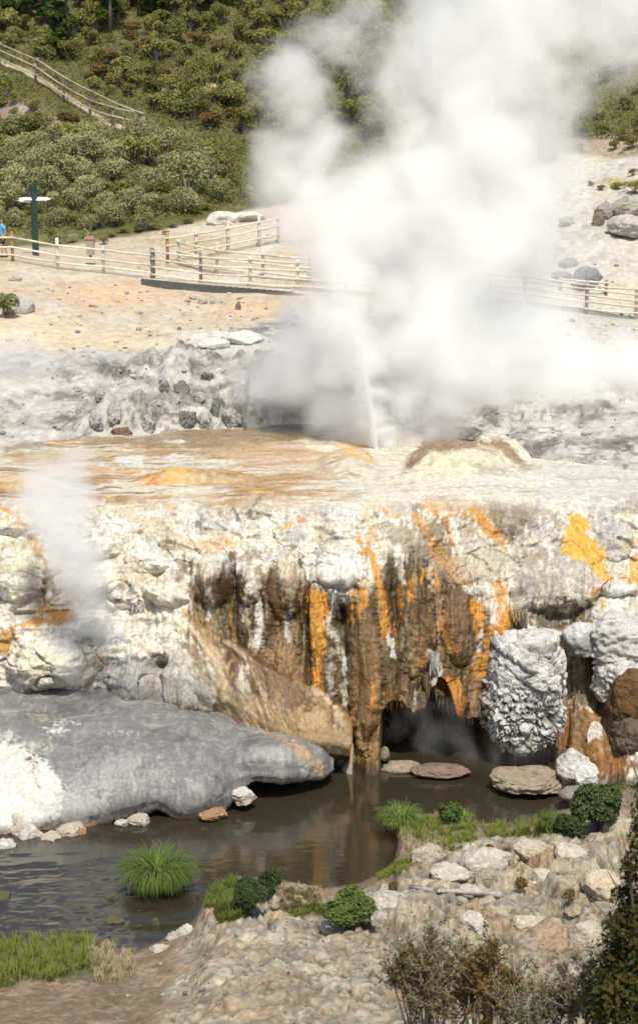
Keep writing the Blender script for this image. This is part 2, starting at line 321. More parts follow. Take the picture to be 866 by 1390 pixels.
    p([(519, 767), (530, 764), (541, 785), (543, 850), (535, 860), (526, 820)], BD, .85, 3), l([(543, 780), (544, 840)], 3, O, .9), l([(541, 770), (545, 790)], 4, W, .7), l([(556, 790), (557, 815)], 3.5, O, .85), l([(528, 866), (531, 890)], 4, W2, .85), e(578, 805, 12, 20, (.14, .1, .05), .8, 4), l([(583, 770), (590, 800), (596, 815)], 4, (.6, .5, .36), .8, 3), l([(578, 775), (570, 788)], 3.5, O, .9), l([(590, 775), (592, 800)], 2.5, O, .7), l([(560, 860), (565, 920), (560, 940)], 3, Tn, .7), l([(545, 860), (548, 900)], 3, (.3, .26, .16), .6), l([(585, 888), (590, 900), (592, 926)], 5, (.5, .48, .4), .9, 2.5), l([(566, 930), (564, 955)], 2, W2, .7, 2),
    e(605, 815, 18, 20, (.17, .1, .045), .7, 5), l([(600, 840), (615, 880)], 8, (.42, .2, .05), .7, 5), e(625, 850, 14, 26, (.16, .09, .04), .7, 5), l([(570, 900), (598, 880)], 4, (.4, .2, .04), .6), p([(592, 945), (605, 925), (625, 920), (630, 960), (626, 985), (600, 985)], (.5, .2, .03), .9, 4), l([(650, 892), (646, 930), (632, 990)], 4, (.5, .22, .04), .8, 3),
    p([(638, 812), (655, 816), (662, 852), (690, 828), (688, 868), (668, 900), (655, 925), (650, 890), (652, 870), (642, 840)], O, .9, 3), l([(676, 795), (684, 845)], 7, O, .85, 3), e(646, 800, 16, 6, W2, .8, 3), l([(640, 808), (668, 822), (672, 845)], 2, W2, .8), l([(655, 845), (652, 880)], 1.6, W2, .9, 1.5), l([(660, 850), (656, 885)], 1.5, GD, .9, 1.5), p([(630, 925), (655, 930), (656, 1000), (640, 1000)], (.16, .12, .07), .7, 4),
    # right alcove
    p([(752, 860), (772, 870), (775, 960), (760, 960)], (.25, .12, .03), .8, 4), e(765, 880, 7, 16, (.4, .3, .05), .8), e(775, 905, 4, 22, (.5, .45, .3), .7), p([(790, 870), (812, 848), (816, 880), (806, 920), (800, 900)], O, .95, 3), p([(775, 870), (830, 880), (836, 960), (775, 965)], (.1, .055, .02), .7, 6), p([(765, 965), (830, 955), (850, 1040), (760, 1050)], (.22, .095, .02), .85, 6), e(800, 1030, 50, 16, (.2, .085, .02), .8, 6), e(800, 1000, 10, 20, (.32, .15, .03), .6, 5),
    # brown ramp and lobes
    e(250, 925, 44, 44, (.38, .355, .30), .85, 8), p([(250, 832), (264, 830), (300, 872), (352, 900), (440, 945), (492, 980), (497, 1027), (440, 1045), (280, 985), (292, 958), (296, 930), (282, 892), (262, 868)], (.30, .20, .09), .9, 4), p([(290, 862), (330, 880), (400, 925), (445, 965), (470, 990), (430, 985), (378, 962), (340, 940), (308, 905)], (.10, .055, .022), .92, 4), p([(245, 875), (270, 878), (285, 930), (275, 925), (262, 895)], BT, .8, 3), l([(258, 850), (285, 885), (305, 920), (308, 950)], 2.2, (.5, .42, .28), .7, 2.5), l([(305, 872), (335, 895), (350, 925), (360, 950)], 3, (.38, .28, .16), .7, 3), e(330, 930, 6, 20, W, .6, 4), e(375, 975, 10, 30, (.3, .19, .08), .6, 5), e(420, 985, 30, 28, (.40, .28, .14), .7, 6), l([(425, 935), (450, 955), (465, 985)], 2.5, (.5, .4, .27), .7, 2.5), e(480, 990, 10, 20, (.3, .18, .07), .8, 5), l([(240, 960), (330, 975), (385, 1005), (400, 1030)], 3, (.36, .22, .1), .8, 3), e(418, 965, 5, 3, (.12, .08, .04), .9, 2), l([(240, 805), (252, 815)], 3, W), l([(330, 985), (380, 1000)], 3, W, .5), l([(290, 960), (300, 985)], 4, B, .7),
]
def stain_color(px, py, x, y, z):
    a = fbm(x * 1.6, z * 1.6, y * 1.2, 5); b_ = fbm(x * .8 + 9, z * .9, y * .8, 4); f = fbm(x * 6, z * 6, y * 6 + 3, 4, .6)
    c = np.zeros(px.shape + (3,)) + np.array(W)
    c = mix(c, W2, sm(-.1, .35, b_)); c = mix(c, PT, sm(.12, .5, a) * .7); c = mix(c, (.4, .37, .31), sm(.22, .55, f) * .75)
    c = mix(c, OP, sm(.38, .6, fbm(x * 1.1 + 40, z * 1.8, y, 4)) * .7)
    wx = fbm(px / 22., py / 30., 3.3, 4) * 9; wy = fbm(px / 18., py / 40., 8.3, 4) * 12
    # the curtained face: vertical streaks of brown, ochre, near-black
    sz = poly_sd(px + wx, py + wy - 10 * sm(440, 380, px), CLIFF_ZONE); m = sm(12, -10, sz + 30 * fbm(px / 9., py / 160., 77.7, 3, .6) * sm(900, 800, py) + 5 * fbm(px / 6., py / 6., 78.7, 3))
    s1 = fbm(px / 9., py / 75., 1.5, 5, .65); s2 = fbm(px / 6., py / 30., 5.5, 5, .68); s3 = fbm(px / 13., py / 60., 11.5, 4)
    cb = np.zeros(px.shape + (3,)) + np.array((.10, .06, .024))
    cb = mix(cb, Tn, sm(.05, .45, s3) * .7); cb = mix(cb, BD, sm(.0, .35, s1)); cb = mix(cb, (.36, .15, .025), sm(.14, .42, s2) * .85)
    cb = mix(cb, (.33, .29, .2), sm(.3, .55, fbm(px / 7., py / 80., 21.5, 3)) * .7); cb = mix(cb, (.12, .11, .03), sm(.2, .5, fbm(px / 11., py / 35., 31.5, 4)) * .5)
    c = c + (cb - c) * m[..., None]
    c = mix(c, (.2, .16, .1), sm(.15, .42, fbm(px / 7., py / 9., 51.7, 4, .65)) * (1 - m) * .75)
    vein = np.abs(fbm(px / 20., py / 13., 61.7, 4, .6)); c = mix(c, (.17, .125, .07), sm(.045, .0, vein) * (1 - m) * .7 * sm(-.1, .25, fbm(px / 50., py / 40., 71.7, 2)))
    c = mix(c, (.27, .21, .13), sm(.12, .38, fbm(px / 26., py / 17., 91.7, 5, .6)) * (1 - m) * .55); c = mix(c, (.3, .29, .26), sm(.12, .38, fbm(px / 20., py / 24., 95.7, 5, .6)) * (1 - m) * .65)
    c = mix(c, (.44, .36, .23), sm(.05, .35, fbm(px / 45., py / 30., 81.7, 4)) * (1 - m) * .6)
    ed = fbm(px / 7., py / 11., 2.2, 4, .6) * 2
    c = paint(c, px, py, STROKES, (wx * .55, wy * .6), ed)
    brk = fbm(px / 5., py / 9., 41.7, 5, .7); c = mix(c, BD, sm(.12, .42, brk) * m * .8)
    c = mix(c, (.16, .12, .075), sm(.2, .45, fbm(px / 6., py / 8., 55.7, 5, .68)) * .55)
    f2 = fbm(px / 3.2, py / 6., 7.7, 3, .7)
    c = c * (1 + f2[..., None] * .5)
    return np.clip(c, .01, .7)

# ---------- the sinter terrace: stream bed, curtained face, crusted brow, platform
def build_terrace():
    pxs = np.concatenate([np.linspace(-700, -70, 64)[:-1], np.arange(-70, 937, 1.3), np.linspace(937, 1600, 66)])
    foot = [(-700, 1005, 'z0'), (0, 1008, 'z0'), (350, 1012, 'z0'), (430, 1024, 'z0'), (470, 1036, 'z0'), (515, 1040, 'z0'), (640, 1036, 'z0'), (680, 1030, 'z0'), (770, 1020, 'z0'), (800, 1035, 'z0.15'), (866, 1035, 'z0.2'), (1600, 1040, 'z0.2')]
    A1 = line_pos(foot, pxs); A0 = A1.copy(); A0[:, 2] = -1.3; A1[:, 2] = np.minimum(A1[:, 2], .1)
    Lc = [(-700, 935, 30.6), (0, 937, 30.7), (200, 935, 30.6), (290, 930, 30.4), (380, 935, 30.1), (470, 930, 29.8), (515, 930, 29.8), (650, 930, 30.0), (700, 930, 30.4), (770, 945, 30.9), (866, 940, 30.8), (1600, 940, 30.8)]
    Ld = [(-700, 850, 31.0), (0, 852, 31.0), (100, 850, 30.9), (200, 850, 31.2), (290, 850, 31.0), (380, 850, 30.6), (515, 850, 30.1), (650, 850, 30.4), (720, 855, 30.8), (770, 855, 31.3), (866, 850, 31.2), (1600, 850, 31.2)]
    Le = [(-700, 836, 32.2), (0, 836, 32.2), (100, 834, 32.2), (200, 820, 31.9), (290, 790, 31.3), (380, 785, 30.9), (515, 790, 30.5), (650, 800, 30.9), (720, 815, 31.5), (866, 815, 32.2), (1600, 815, 32.2)]
    Lf = [(-700, 745, 33.2), (0, 745, 33.2), (100, 750, 33.0), (200, 745, 32.8), (290, 748, 32.4), (380, 745, 32.2), (515, 745, 31.9), (650, 745, 32.0), (720, 750, 32.3), (866, 760, 33.0), (1600, 760, 33.0)]
    Lg = [(-700, 682, 'z4.55'), (0, 684, 'z4.55'), (200, 680, 'z4.6'), (430, 676, 'z4.72'), (600, 668, 'z4.78'), (866, 678, 'z4.75'), (1600, 680, 'z4.75')]
    Lh = [(-700, 640, 'z4.62'), (430, 640, 'z4.8'), (720, 642, 'z4.85'), (866, 655, 'z4.85'), (1600, 655, 'z4.85')]
    Li = [(-700, 604, 'z4.7'), (0, 602, 'z4.75'), (100, 594, 'z4.8'), (200, 588, 'z4.8'), (400, 575, 'z4.85'), (515, 580, 'z4.9'), (600, 590, 'z4.9'), (720, 622, 'z4.95'), (866, 638, 'z4.95'), (1600, 640, 'z4.95')]
    P = sheet([A0, A1, Lc, Ld, Le, Lf, Lg, Lh, Li], pxs, [10, 90, 80, 50, 80, 75, 90, 130], 7, 8)
    # a few rows more, tucked under the ground behind
    N = facing(normals(blur(blur(P, 6, 0), 6, 1)), P)
    X, Y, Z = P[..., 0], P[..., 1], P[..., 2]
    px, py = proj(P)
    lipn = fbm(px / 40., 0 * px, 4, 3) * 14; up = sm(704, 672, py + lipn); lipf = .25 + .75 * sm(678, 728, py + lipn)                # 1 on the platform
    face = sm(745, 800, py) * sm(60, 300, px)
    side = 1 - up
    d = np.zeros(px.shape)
    # rounded lumps with creases between
    wX = X + .12 * fbm(X * 2, Z * 2, Y, 3); wZ = Z * 1.15 + .1 * fbm(X * 2 + 7, Z * 2, Y, 3)
    s = np.cumsum(np.concatenate([np.zeros((1,) + px.shape[1:]), np.linalg.norm(np.diff(P, axis=0), axis=-1)], 0), 0)   # length along the profile
    sc = s + .15 * fbm(X * 1.5, s * 1.5, 2, 3)
    for (k, amp, sd_) in ((1.05, .30, 1), (2.5, .13, 5), (6.2, .03, 9)):
        f1, g, idr = cells(wX * k, sc * k * 1.25, sd_)
        lump = np.sqrt(np.clip(1 - (f1 / .78) ** 2, 0, 1)) * (.35 + .65 * idr)
        d += amp * lump * side * (1 - .75 * face)
    for (k, amp, q_) in ((.8, .17, 3.), (2.1, .07, 13.)):      # overlapping scalloped tiers, each with a drooping lower rim
        ph = s * k + 2.6 * fbm(X * .55 * k ** .5, s * .5 * k ** .5, q_, 4) + .25 * fbm(X * 2.6 * k ** .5, s * 2 * k ** .5, q_, 2); fr = ph - np.floor(ph)
        d += amp * sm(0, .12, fr) * (1 - fr) ** .8 * side * (1 - .8 * face) * sm(-.15, .3, fbm(X * .9, s * .9, q_ + 30, 3))
    # curtains and flutes of the face
    fx = X + .10 * fbm(X * 1.2, Z * 1.2, 1, 3); 
    fl = billow(fx * 1.1, Z * .16, 4.2, 1); fl2 = billow(fx * 3.2, Z * .45, 8.8, 3, .55)
    d += face * (.75 * np.minimum(fl, .5) + .34 * fl2)
    d += face * .05 * fbm(X * 9, Z * 3.5, Y * 2, 4, .65)
    d += face * (.045 * billow(X * 10, Z * 6, Y * 4, 3, .6) + .05 * np.clip(fbm(X * 3, Z * 2.2, Y, 3), 0, 1))
    d += side * .035 * fbm(X * 7, Z * 7, Y * 6, 5, .65) + side * .03 * billow(X * 12, Z * 9, Y * 8, 3)
    d *= lipf
    # ledges that stand out a little with shadow under them
    d += side * (1 - face) * .10 * np.clip(fbm(X * .9, s * 3.5, 3, 3) * 2, -.6, .6)
    # hand placed lumps (pixel centre, radii, height)
    for (cx, cy, rx, ry, h) in [(130, 742, 46, 26, .35), (205, 765, 34, 22, .35), (250, 720, 36, 16, .22), (20, 715, 40, 20, .25), (110, 905, 30, 34, .3), (150, 790, 40, 30, .3), (30, 785, 34, 46, .55), (68, 900, 52, 44, .5), (124, 862, 24, 18, .35), (76, 924, 20, 12, .3), (176, 815, 15, 20, .3), (165, 805, 60, 40, .45), (235, 808, 30, 24, .4), (260, 925, 36, 46, .55), (185, 925, 34, 38, .45), (214, 935, 18, 20, .2), (281, 695, 13, 13, .2), (312, 700, 14, 12, .22), (350, 692, 17, 17, .28), (385, 690, 15, 13, .18), (300, 718, 40, 12, .2), (440, 693, 19, 14, .25), (465, 772, 36, 40, .55), (548, 690, 15, 11, .25), (535, 728, 24, 24, .2), (670, 690, 20, 14, .25), (690, 722, 20, 16, .3), (705, 702, 13, 20, .2), (636, 720, 15, 13, .2), (745, 800, 68, 50, .75), (830, 805, 28, 17, .5), (590, 728, 24, 20, .25), (830, 730, 26, 46, .4), (735, 715, 22, 40, .3), (790, 735, 32, 46, .25), (660, 775, 34, 26, .2), (295, 790, 24, 44, .35), (345, 795, 20, 38, .35), (392, 800, 22, 52, .45), (385, 900, 26, 40, .3), (432, 850, 14, 60, .15), (495, 920, 22, 130, .6), (560, 860, 26, 80, .3), (620, 850, 28, 70, .35), (612, 955, 22, 34, .5), (238, 740, 24, 14, .2), (355, 745, 30, 12, .2), (190, 700, 40, 16, .2), (575, 790, 30, 40, .25), (615, 780, 40, 24, .25), (400, 735, 18, 13, .2)]:
        if cx < 300 and ry > 18: h *= 1.5
        yy = np.where(py > cy, (py - cy) / (ry * .8), (py - cy) / ry); q = ((px - cx) / rx) ** 2 + yy ** 2
        q = q * (1 + .35 * fbm(px / 14., py / 14., cx * .1, 2)); hh = h * np.sqrt(np.clip(1 - q, 0, 1)); d = np.where(q < 1, d * .75 + hh * .9 * (.5 + .5 * lipf), d)
    for (cx, cy, rx, ry, h) in [(222, 903, 11, 8, -.5), (318, 800, 5, 50, -.2), (466, 838, 8, 20, -.35), (535, 815, 6, 45, -.2), (563, 686, 4, 4, -.15), (571, 688, 4, 4, -.15), (182, 808, 4, 14, -.25), (58, 800, 7, 40, -.4), (110, 800, 10, 40, -.25), (205, 850, 26, 6, -.2), (148, 850, 22, 7, -.25), (420, 860, 4, 70, -.25), (712, 795, 7, 40, -.2), (258, 785, 5, 24, -.2), (362, 825, 6, 24, -.2)]:
        q = ((px - cx) / rx) ** 2 + ((py - cy) / ry) ** 2; d += h * np.exp(-q * 1.2)
    shelf = sm(24, 14, np.abs(px - 62) - 24) * sm(12, 4, np.abs(py - 843)); d *= 1 - .8 * shelf
    N2 = N + np.stack([0 * up, -1.1 * sm(.25, .8, N[..., 2]), 0 * up], -1); N2 /= np.linalg.norm(N2, axis=-1, keepdims=True)
    Q = P + N2 * (d * (1 - up))[..., None]
    # platform: low terracettes and the two vent mounds, lifted straight up
    ux, uy = Q[..., 0], Q[..., 1]
    lift = .05 * fbm(ux * 1.2, uy * .9, 2, 4) + .045 * billow(ux * .8, uy * .8, 5, 3)
    ter = fbm(ux * .45, uy * .45, 7, 3) * 3; lift += .035 * (np.floor(ter) + sm(.7, 1, ter - np.floor(ter)))
    def mound(cx, cy, rx, ry, h, pw=1.2, sd_=0):
        a = np.arctan2(uy - cy, ux - cx); r = np.hypot((ux - cx) / rx, (uy - cy) / ry) * (1 + .22 * fbm(np.cos(a) * 2 + sd_, np.sin(a) * 2, sd_, 3))
        f = np.clip(1 - r ** 2, 0, 1) ** pw
        return h * f * (1 + .35 * fbm(ux * 2.2, uy * 2.2, sd_, 4)) + .12 * h * billow(ux * 3, uy * 3, sd_, 3) * sm(0, .3, f)
    c1 = at(622, 632, yz(622, 632, 4.85)); c2 = at(672, 630, yz(672, 630, 4.85)); c3 = at(478, 635, yz(478, 635, 4.85)); c4 = at(640, 642, yz(640, 642, 4.85))
    lift += np.maximum(mound(c1[0], c1[1] + .6, 1.35, 2.1, .50, .8, 1), mound(c2[0] + .05, c2[1] + 1.2, 1.0, 1.7, .52, .9, 4))
    lift += mound(c4[0], c4[1] - .2, 2.6, 1.8, .22, 1.2, 9) + mound(c3[0] - .1, c3[1] + .6, .85, 2.3, .32, 1.2, 6) + mound(-7.5, 36.6, 1.2, .8, .25, 1, 3) + mound(-3.2, 37.2, 1.6, .8, .2, 1, 8)
    Q[..., 2] += up * lift
    kx, ky = proj(Q)
    # the cave: rock driven back under a ragged overhang
    cavtop = 962 - 34 * np.exp(-((px - 592) / 13) ** 2) - 8 * np.sin((px - 520) / 9.) + 10 * fbm(px / 8., 0, 3, 2) + np.clip((px - 600) / 60, 0, 1) * 30
    cm = sm(514, 524, px) * sm(668, 640, px) * sm(-3, 5, py - cavtop)
    Q[..., 1] += cm * (1.9 + .5 * fbm(px / 20., py / 20., 4, 3))
    pool = sm(768, 785, px) * sm(955, 985, py)      # alcove floor on the right leans back
    Q[..., 1] -= pool * sm(955, 1035, py) * .5
    col = stain_color(kx, ky, Q[..., 0], Q[..., 2] * 1.0, Q[..., 1])
    # platform colours: films of ochre, cream and grey drawn out along the runnels
    t1 = fbm(ux * .35, uy * .8, 3, 5, .55); t2 = fbm(ux * .5 + 20, uy * 1.3, 8, 5, .6); t3 = fbm(ux * 1.6, uy * 2.2, 5, 4, .6)
    cp = np.zeros_like(col) + np.array((.55, .505, .395))
    cp = mix(cp, (.36, .215, .085), sm(-.15, .15, t1) * sm(520, 380, px)); cp = mix(cp, (.5, .48, .43), sm(.1, .4, t2)); cp = mix(cp, OY, sm(.18, .42, t3 * .6 + t1 * .6) * sm(560, 420, px) * .9)
    cp = mix(cp, (.26, .18, .08), sm(.1, .32, t2 * .5 + t3 * .5) * sm(450, 330, px) * sm(650, 610, py) * .95)
    PS = [p([(120, 600), (230, 584), (400, 574), (450, 580), (400, 600), (320, 612), (200, 606)], (.26, .18, .09), .85, 4), p([(330, 575), (470, 572), (480, 583), (360, 588)], (.16, .15, .13), .8, 3), p([(270, 612), (330, 600), (490, 600), (500, 640), (420, 640), (330, 632)], (.50, .36, .22), .55, 6), p([(0, 606), (60, 600), (70, 606), (10, 612)], (.2, .17, .1), .8, 3), p([(455, 602), (498, 600), (508, 632), (470, 632)], OY, .55, 4), p([(478, 606), (500, 604), (505, 626), (484, 624)], (.3, .18, .09), .85, 3),
          e(178, 624, 20, 6, W2, .95, 2), e(120, 617, 18, 3, W2, .8, 2), e(245, 620, 22, 3, W2, .9, 2), e(300, 628, 26, 3, W, .7, 2), e(150, 590, 30, 3, GL, .6), e(208, 655, 18, 5, O, .9, 3), e(245, 652, 22, 5, OY, .8, 3), e(280, 652, 16, 3, (.35, .24, .1), .8), e(240, 600, 12, 2, W2, .8, 1.5), e(90, 640, 30, 6, OP, .6, 4), e(30, 662, 40, 5, OP, .7, 4), e(310, 655, 40, 3, PT, .6), p([(0, 618), (90, 612), (200, 612), (200, 616), (60, 622)], (.45, .33, .18), .7, 3), l([(150, 632), (260, 640), (420, 652)], 2, (.4, .26, .1), .7, 2), l([(60, 628), (150, 640), (200, 648)], 2, O, .6, 2), l([(420, 606), (520, 612)], 3, W, .6)]
    BR = (.22, .125, .055)
    PM = [p([(572, 598), (600, 592), (640, 594), (665, 600), (672, 594), (690, 600), (715, 630), (735, 634), (710, 640), (690, 622), (660, 612), (625, 610), (600, 616), (585, 612), (560, 636), (545, 640)], BR, .9, 3), p([(590, 614), (640, 612), (668, 620), (690, 640), (560, 644)], YC, .7, 4), p([(640, 628), (680, 634), (700, 642), (650, 640)], (.3, .28, .22), .8, 3), e(640, 612, 10, 3, W, .7, 2), l([(650, 604), (675, 612), (700, 634)], 2, YC, .7, 2), e(610, 606, 7, 2, GD, .6, 2)]
    wx = fbm(px / 16., py / 5., 3.3, 3) * 6; wy = fbm(px / 22., py / 4., 6.3, 3) * 2.5; ed = fbm(px / 8., py / 2.5, 4.2, 4, .6)
    t4 = fbm(ux * .8 + 4, uy * 3.6, 15, 4, .6); cp = mix(cp, (.17, .10, .045), sm(.12, .3, t4) * .75 * sm(560, 440, px)); cp = mix(cp, (.54, .52, .46), sm(.14, .3, fbm(ux * .6 + 14, uy * 3.0, 25, 4, .6)) * .85); cp = mix(cp, O, sm(.2, .36, fbm(ux * .7 + 24, uy * 2.4, 35, 4, .6)) * .7 * sm(520, 400, px)); cp = mix(cp, (.33, .31, .27), sm(.16, .32, fbm(ux * .5 + 34, uy * 2.6, 45, 4, .6)) * .7 * sm(400, 560, px))
    q1, q2 = proj(Q)
    cp = paint(cp, px, py, PS, (wx, wy), ed); cp = paint(cp, q1, q2, PM, (wx, wy), ed)
    cp = mix(cp, (.49, .48, .43), sm(640, 760, px) * sm(615, 650, py) * .6)
    cp *= (1 + .4 * fbm(ux * 5, uy * 5, 1, 4, .6))[..., None]; cp = mix(cp, (.2, .16, .1), sm(.22, .4, fbm(ux * .7 + 3, uy * 3.2, 5, 5, .65)) * .6)
    upc = sm(706, 664, py + lipn * 1.2 + fbm(px / 12., py / 6., 14, 4) * 16)
    col = col + (np.clip(cp, .02, .8) - col) * upc[..., None]
    # the lowest strip of the foot is darkened, wet film on the brown curtains
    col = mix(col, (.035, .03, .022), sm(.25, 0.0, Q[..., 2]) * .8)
    wet = np.clip(sm(.34, .2, col.mean(-1)) * .75 + upc * .35, 0, 1)
    c4_ = np.concatenate([col, wet[..., None]], -1)
    me = mk('sinter_terrace', Q.reshape(-1, 3), grid_faces(*px.shape), M_ROCK, c4_.reshape(-1, 4))
    o = obj('sinter_terrace', me); tag(o, kind='structure'); return o, Q, col
terrace, TQ, TC = build_terrace()
print('terrace', time.time() - T0)

# ---------- everything beyond the platform: rubble ridge, sandy slope, path, hill
def build_hill():
    pxs = np.concatenate([np.linspace(-1500, -60, 70)[:-1], np.arange(-60, 930, 2.2), np.linspace(930, 2400, 70)])
    Li = [(-1500, 604, 'z4.7'), (0, 602, 'z4.75'), (100, 594, 'z4.8'), (200, 588, 'z4.8'), (400, 575, 'z4.85'), (515, 580, 'z4.9'), (600, 590, 'z4.9'), (720, 622, 'z4.95'), (866, 638, 'z4.95'), (2400, 640, 'z4.95')]
    a = line_pos(Li, pxs); a0 = a + np.array([0, -1.6, -.35]); a1 = a + np.array([0, .2, -.12])
    L11 = [(-1500, 495, 'z6.4'), (0, 498, 'z6.2'), (90, 506, 'z6.1'), (200, 502, 'z6.1'), (400, 504, 'z6.1'), (515, 530, 'z5.9'), (640, 562, 'z5.6'), (866, 592, 'z5.5'), (2400, 595, 'z5.5')]
    L12 = [(-1500, 478, 'z6.6'), (0, 482, 'z6.45'), (200, 482, 'z6.4'), (400, 490, 'z6.4'), (515, 495, 'z6.3'), (700, 510, 'z6.2'), (866, 520, 'z6.2'), (2400, 520, 'z6.2')]
    L13 = [(-1500, 352, 66), (0, 353, 66), (20, 354, 66), (80, 365, 66), (141, 371, 66), (207, 380, 65.6), (271, 388, 65), (340, 391, 64.5), (400, 394, 64), (545, 404, 63), (712, 414, 61.5), (795, 426, 61), (866, 434, 61), (2400, 450, 61)]
    L14 = [(-1500, 330, 74), (0, 337, 74), (60, 336, 74), (130, 326, 75), (200, 317, 76), (280, 300, 78), (330, 288, 79), (400, 285, 79), (600, 320, 74), (700, 325, 72), (800, 318, 70), (866, 314, 70), (2400, 310, 70)]
    L15 = [(-1500, 180, 98), (0, 185, 96), (200, 190, 95), (400, 200, 95), (600, 220, 90), (700, 235, 84), (866, 240, 80), (2400, 240, 80)]
    L16 = [(-1500, 65, 112), (0, 72, 108), (400, 60, 112), (700, 110, 100), (800, 135, 97), (866, 160, 92), (2400, 160, 92)]
    L17 = [(-1500, -70, 128), (2400, -60, 125)]; L18 = [(-1500, -420, 175), (2400, -380, 170)]
    r18 = line_pos(L18, pxs); r19 = r18 + np.array([0, 90, 12]); r20 = r19 + np.array([0, 500, -30])
    P = sheet([a0, a1, L11, L12, L13, L14, L15, L16, L17, r18, r19, r20], pxs, [8, 85, 14, 70, 45, 60, 45, 40, 20, 4, 4], 3, 5)
    X, Y, Z = P[..., 0], P[..., 1], P[..., 2]; px, py = proj(P)
    rows = np.arange(P.shape[0])[:, None] + 0 * px
    N = facing(normals(P), P)
    d = np.zeros(px.shape)
    # rubble ridge
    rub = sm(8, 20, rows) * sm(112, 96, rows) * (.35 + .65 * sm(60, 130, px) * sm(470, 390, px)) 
    f1, g, idr = cells(X * .9 + .2 * fbm(X, Z * 2, Y, 2), Z * 1.7, 3); f1b, gb, idb = cells(X * 2.4, Z * 3.6, 6)
    rub2 = np.sqrt(np.clip(1 - (f1 / .75) ** 2, 0, 1)) * idr * .6 + np.sqrt(np.clip(1 - (f1b / .75) ** 2, 0, 1)) * idb * .25
    crag = 1 - np.abs(fbm(X * .9, Z * 2.2 + Y * .3, Y * .5, 4, .6)) * 2.4
    d += rub * .2 * np.clip(crag, -.5, .8) + rub * (rub2 * (.4 + 1.2 * sm(-.2, .4, fbm(X * .5, Z, 3, 3))) + .42 * billow(X * 1.1, Z * 2.2, Y, 5, .6) + .16 * fbm(X * 3, Z * 4, Y, 4, .6) - .12)
    slope = sm(112, 125, rows) * sm(178, 168, rows)
    d += slope * (.22 * fbm(X * .35, Y * .35, 3, 4) + .1 * billow(X * .9, Y * .9, 6, 3) * sm(.0, .3, fbm(X * .2, Y * .2, 9, 2)))
    right = sm(480, 620, px)
    d += slope * right * (.3 * billow(X * .5, Z * .9, Y * .5, 4) + .12 * billow(X * 2, Z * 2.5, Y, 3))
    rr = sm(176, 190, rows) * sm(290, 268, rows) * sm(560, 640, px)
    d += rr * (.55 * billow(X * .35, Z * .6, Y * .35, 4) + .2 * fbm(X * 1.5, Z * 1.5, Y, 3))
    hill = sm(225, 250, rows) * (1 - .7 * rr)
    d += hill * (.9 * fbm(X * .12, Y * .12, 3, 3) + .45 * billow(X * .45, Y * .45, Z * .4, 4))
    P = P + N * d[..., None]
    X, Y, Z = P[..., 0], P[..., 1], P[..., 2]
    # colour
    a_ = fbm(X * .25, Y * .25, 2, 5, .6); b_ = fbm(X * .7, Z * .9, Y * .7, 5, .65); f = fbm(X * 3, Y * 3, Z * 3, 4, .65)
    sand = np.zeros(P.shape) + np.array((.45, .375, .275)); sand = mix(sand, (.5, .455, .37), sm(-.05, .3, a_)); sand = mix(sand, (.42, .28, .17), sm(.05, .4, b_) * .8); sand = mix(sand, (.27, .23, .18), sm(.15, .45, f) * .6)
    grey = np.zeros(P.shape) + np.array((.45, .43, .385)); grey = mix(grey, (.2, .19, .165), sm(.0, .3, b_) * .9); grey = mix(grey, (.48, .44, .36), sm(.1, .4, a_) * .6); grey = mix(grey, (.1, .1, .09), sm(.22, .45, f + b_ * .4) * .85)
    cream = np.zeros(P.shape) + np.array((.46, .43, .36)); cream = mix(cream, (.3, .29, .26), sm(.05, .35, b_) * .8); cream = mix(cream, (.5, .43, .3), sm(.1, .4, a_) * .6); cream = mix(cream, (.25, .23, .2), sm(.25, .5, f) * .5)
    green = np.zeros(P.shape) + np.array((.10, .095, .03)); green = mix(green, (.16, .145, .05), sm(0, .3, b_)); green = mix(green, (.10, .045, .025), sm(.25, .45, a_) * .6); green = mix(green, (.03, .04, .015), sm(.1, .4, f) * .6)
    wx = fbm(px / 40., py / 18., 1, 4) * 24; wy = fbm(px / 50., py / 18., 7, 4) * 12
    x, y = px + wx, py + wy
    grey = mix(grey, (.07, .066, .055), sm(.1, .015, np.abs(fbm(X * .9, Z * 2.2 + Y * .3, Y * .5, 4, .6))) * .6 * sm(60, 110, px) * sm(-.2, .2, a_))  # crevice shade drawn into the grey rubble as dark lines
    c = sand.copy()
    sl_ = np.interp(px, [0, 200, 300, 380, 430], [476, 478, 455, 430, 400])        # foot of the sand, left
    m = sm(-7, 7, y - sl_)[..., None]; c = c * (1 - m) + grey * m
    m = sm(400, 480, x)[..., None]; c = c * (1 - m) + (cream * sm(530, 470, y)[..., None] + grey * sm(470, 530, y)[..., None]) * m
    vp = np.interp(px, [-100, 0, 60, 130, 200, 280, 330, 420, 560, 640, 700, 780, 800, 866], [336, 336, 336, 326, 318, 298, 284, 278, 280, 260, 240, 210, 212, 214])
    m = sm(4, -4, py + wy * .6 - vp)[..., None]; c = c * (1 - m) + green * m
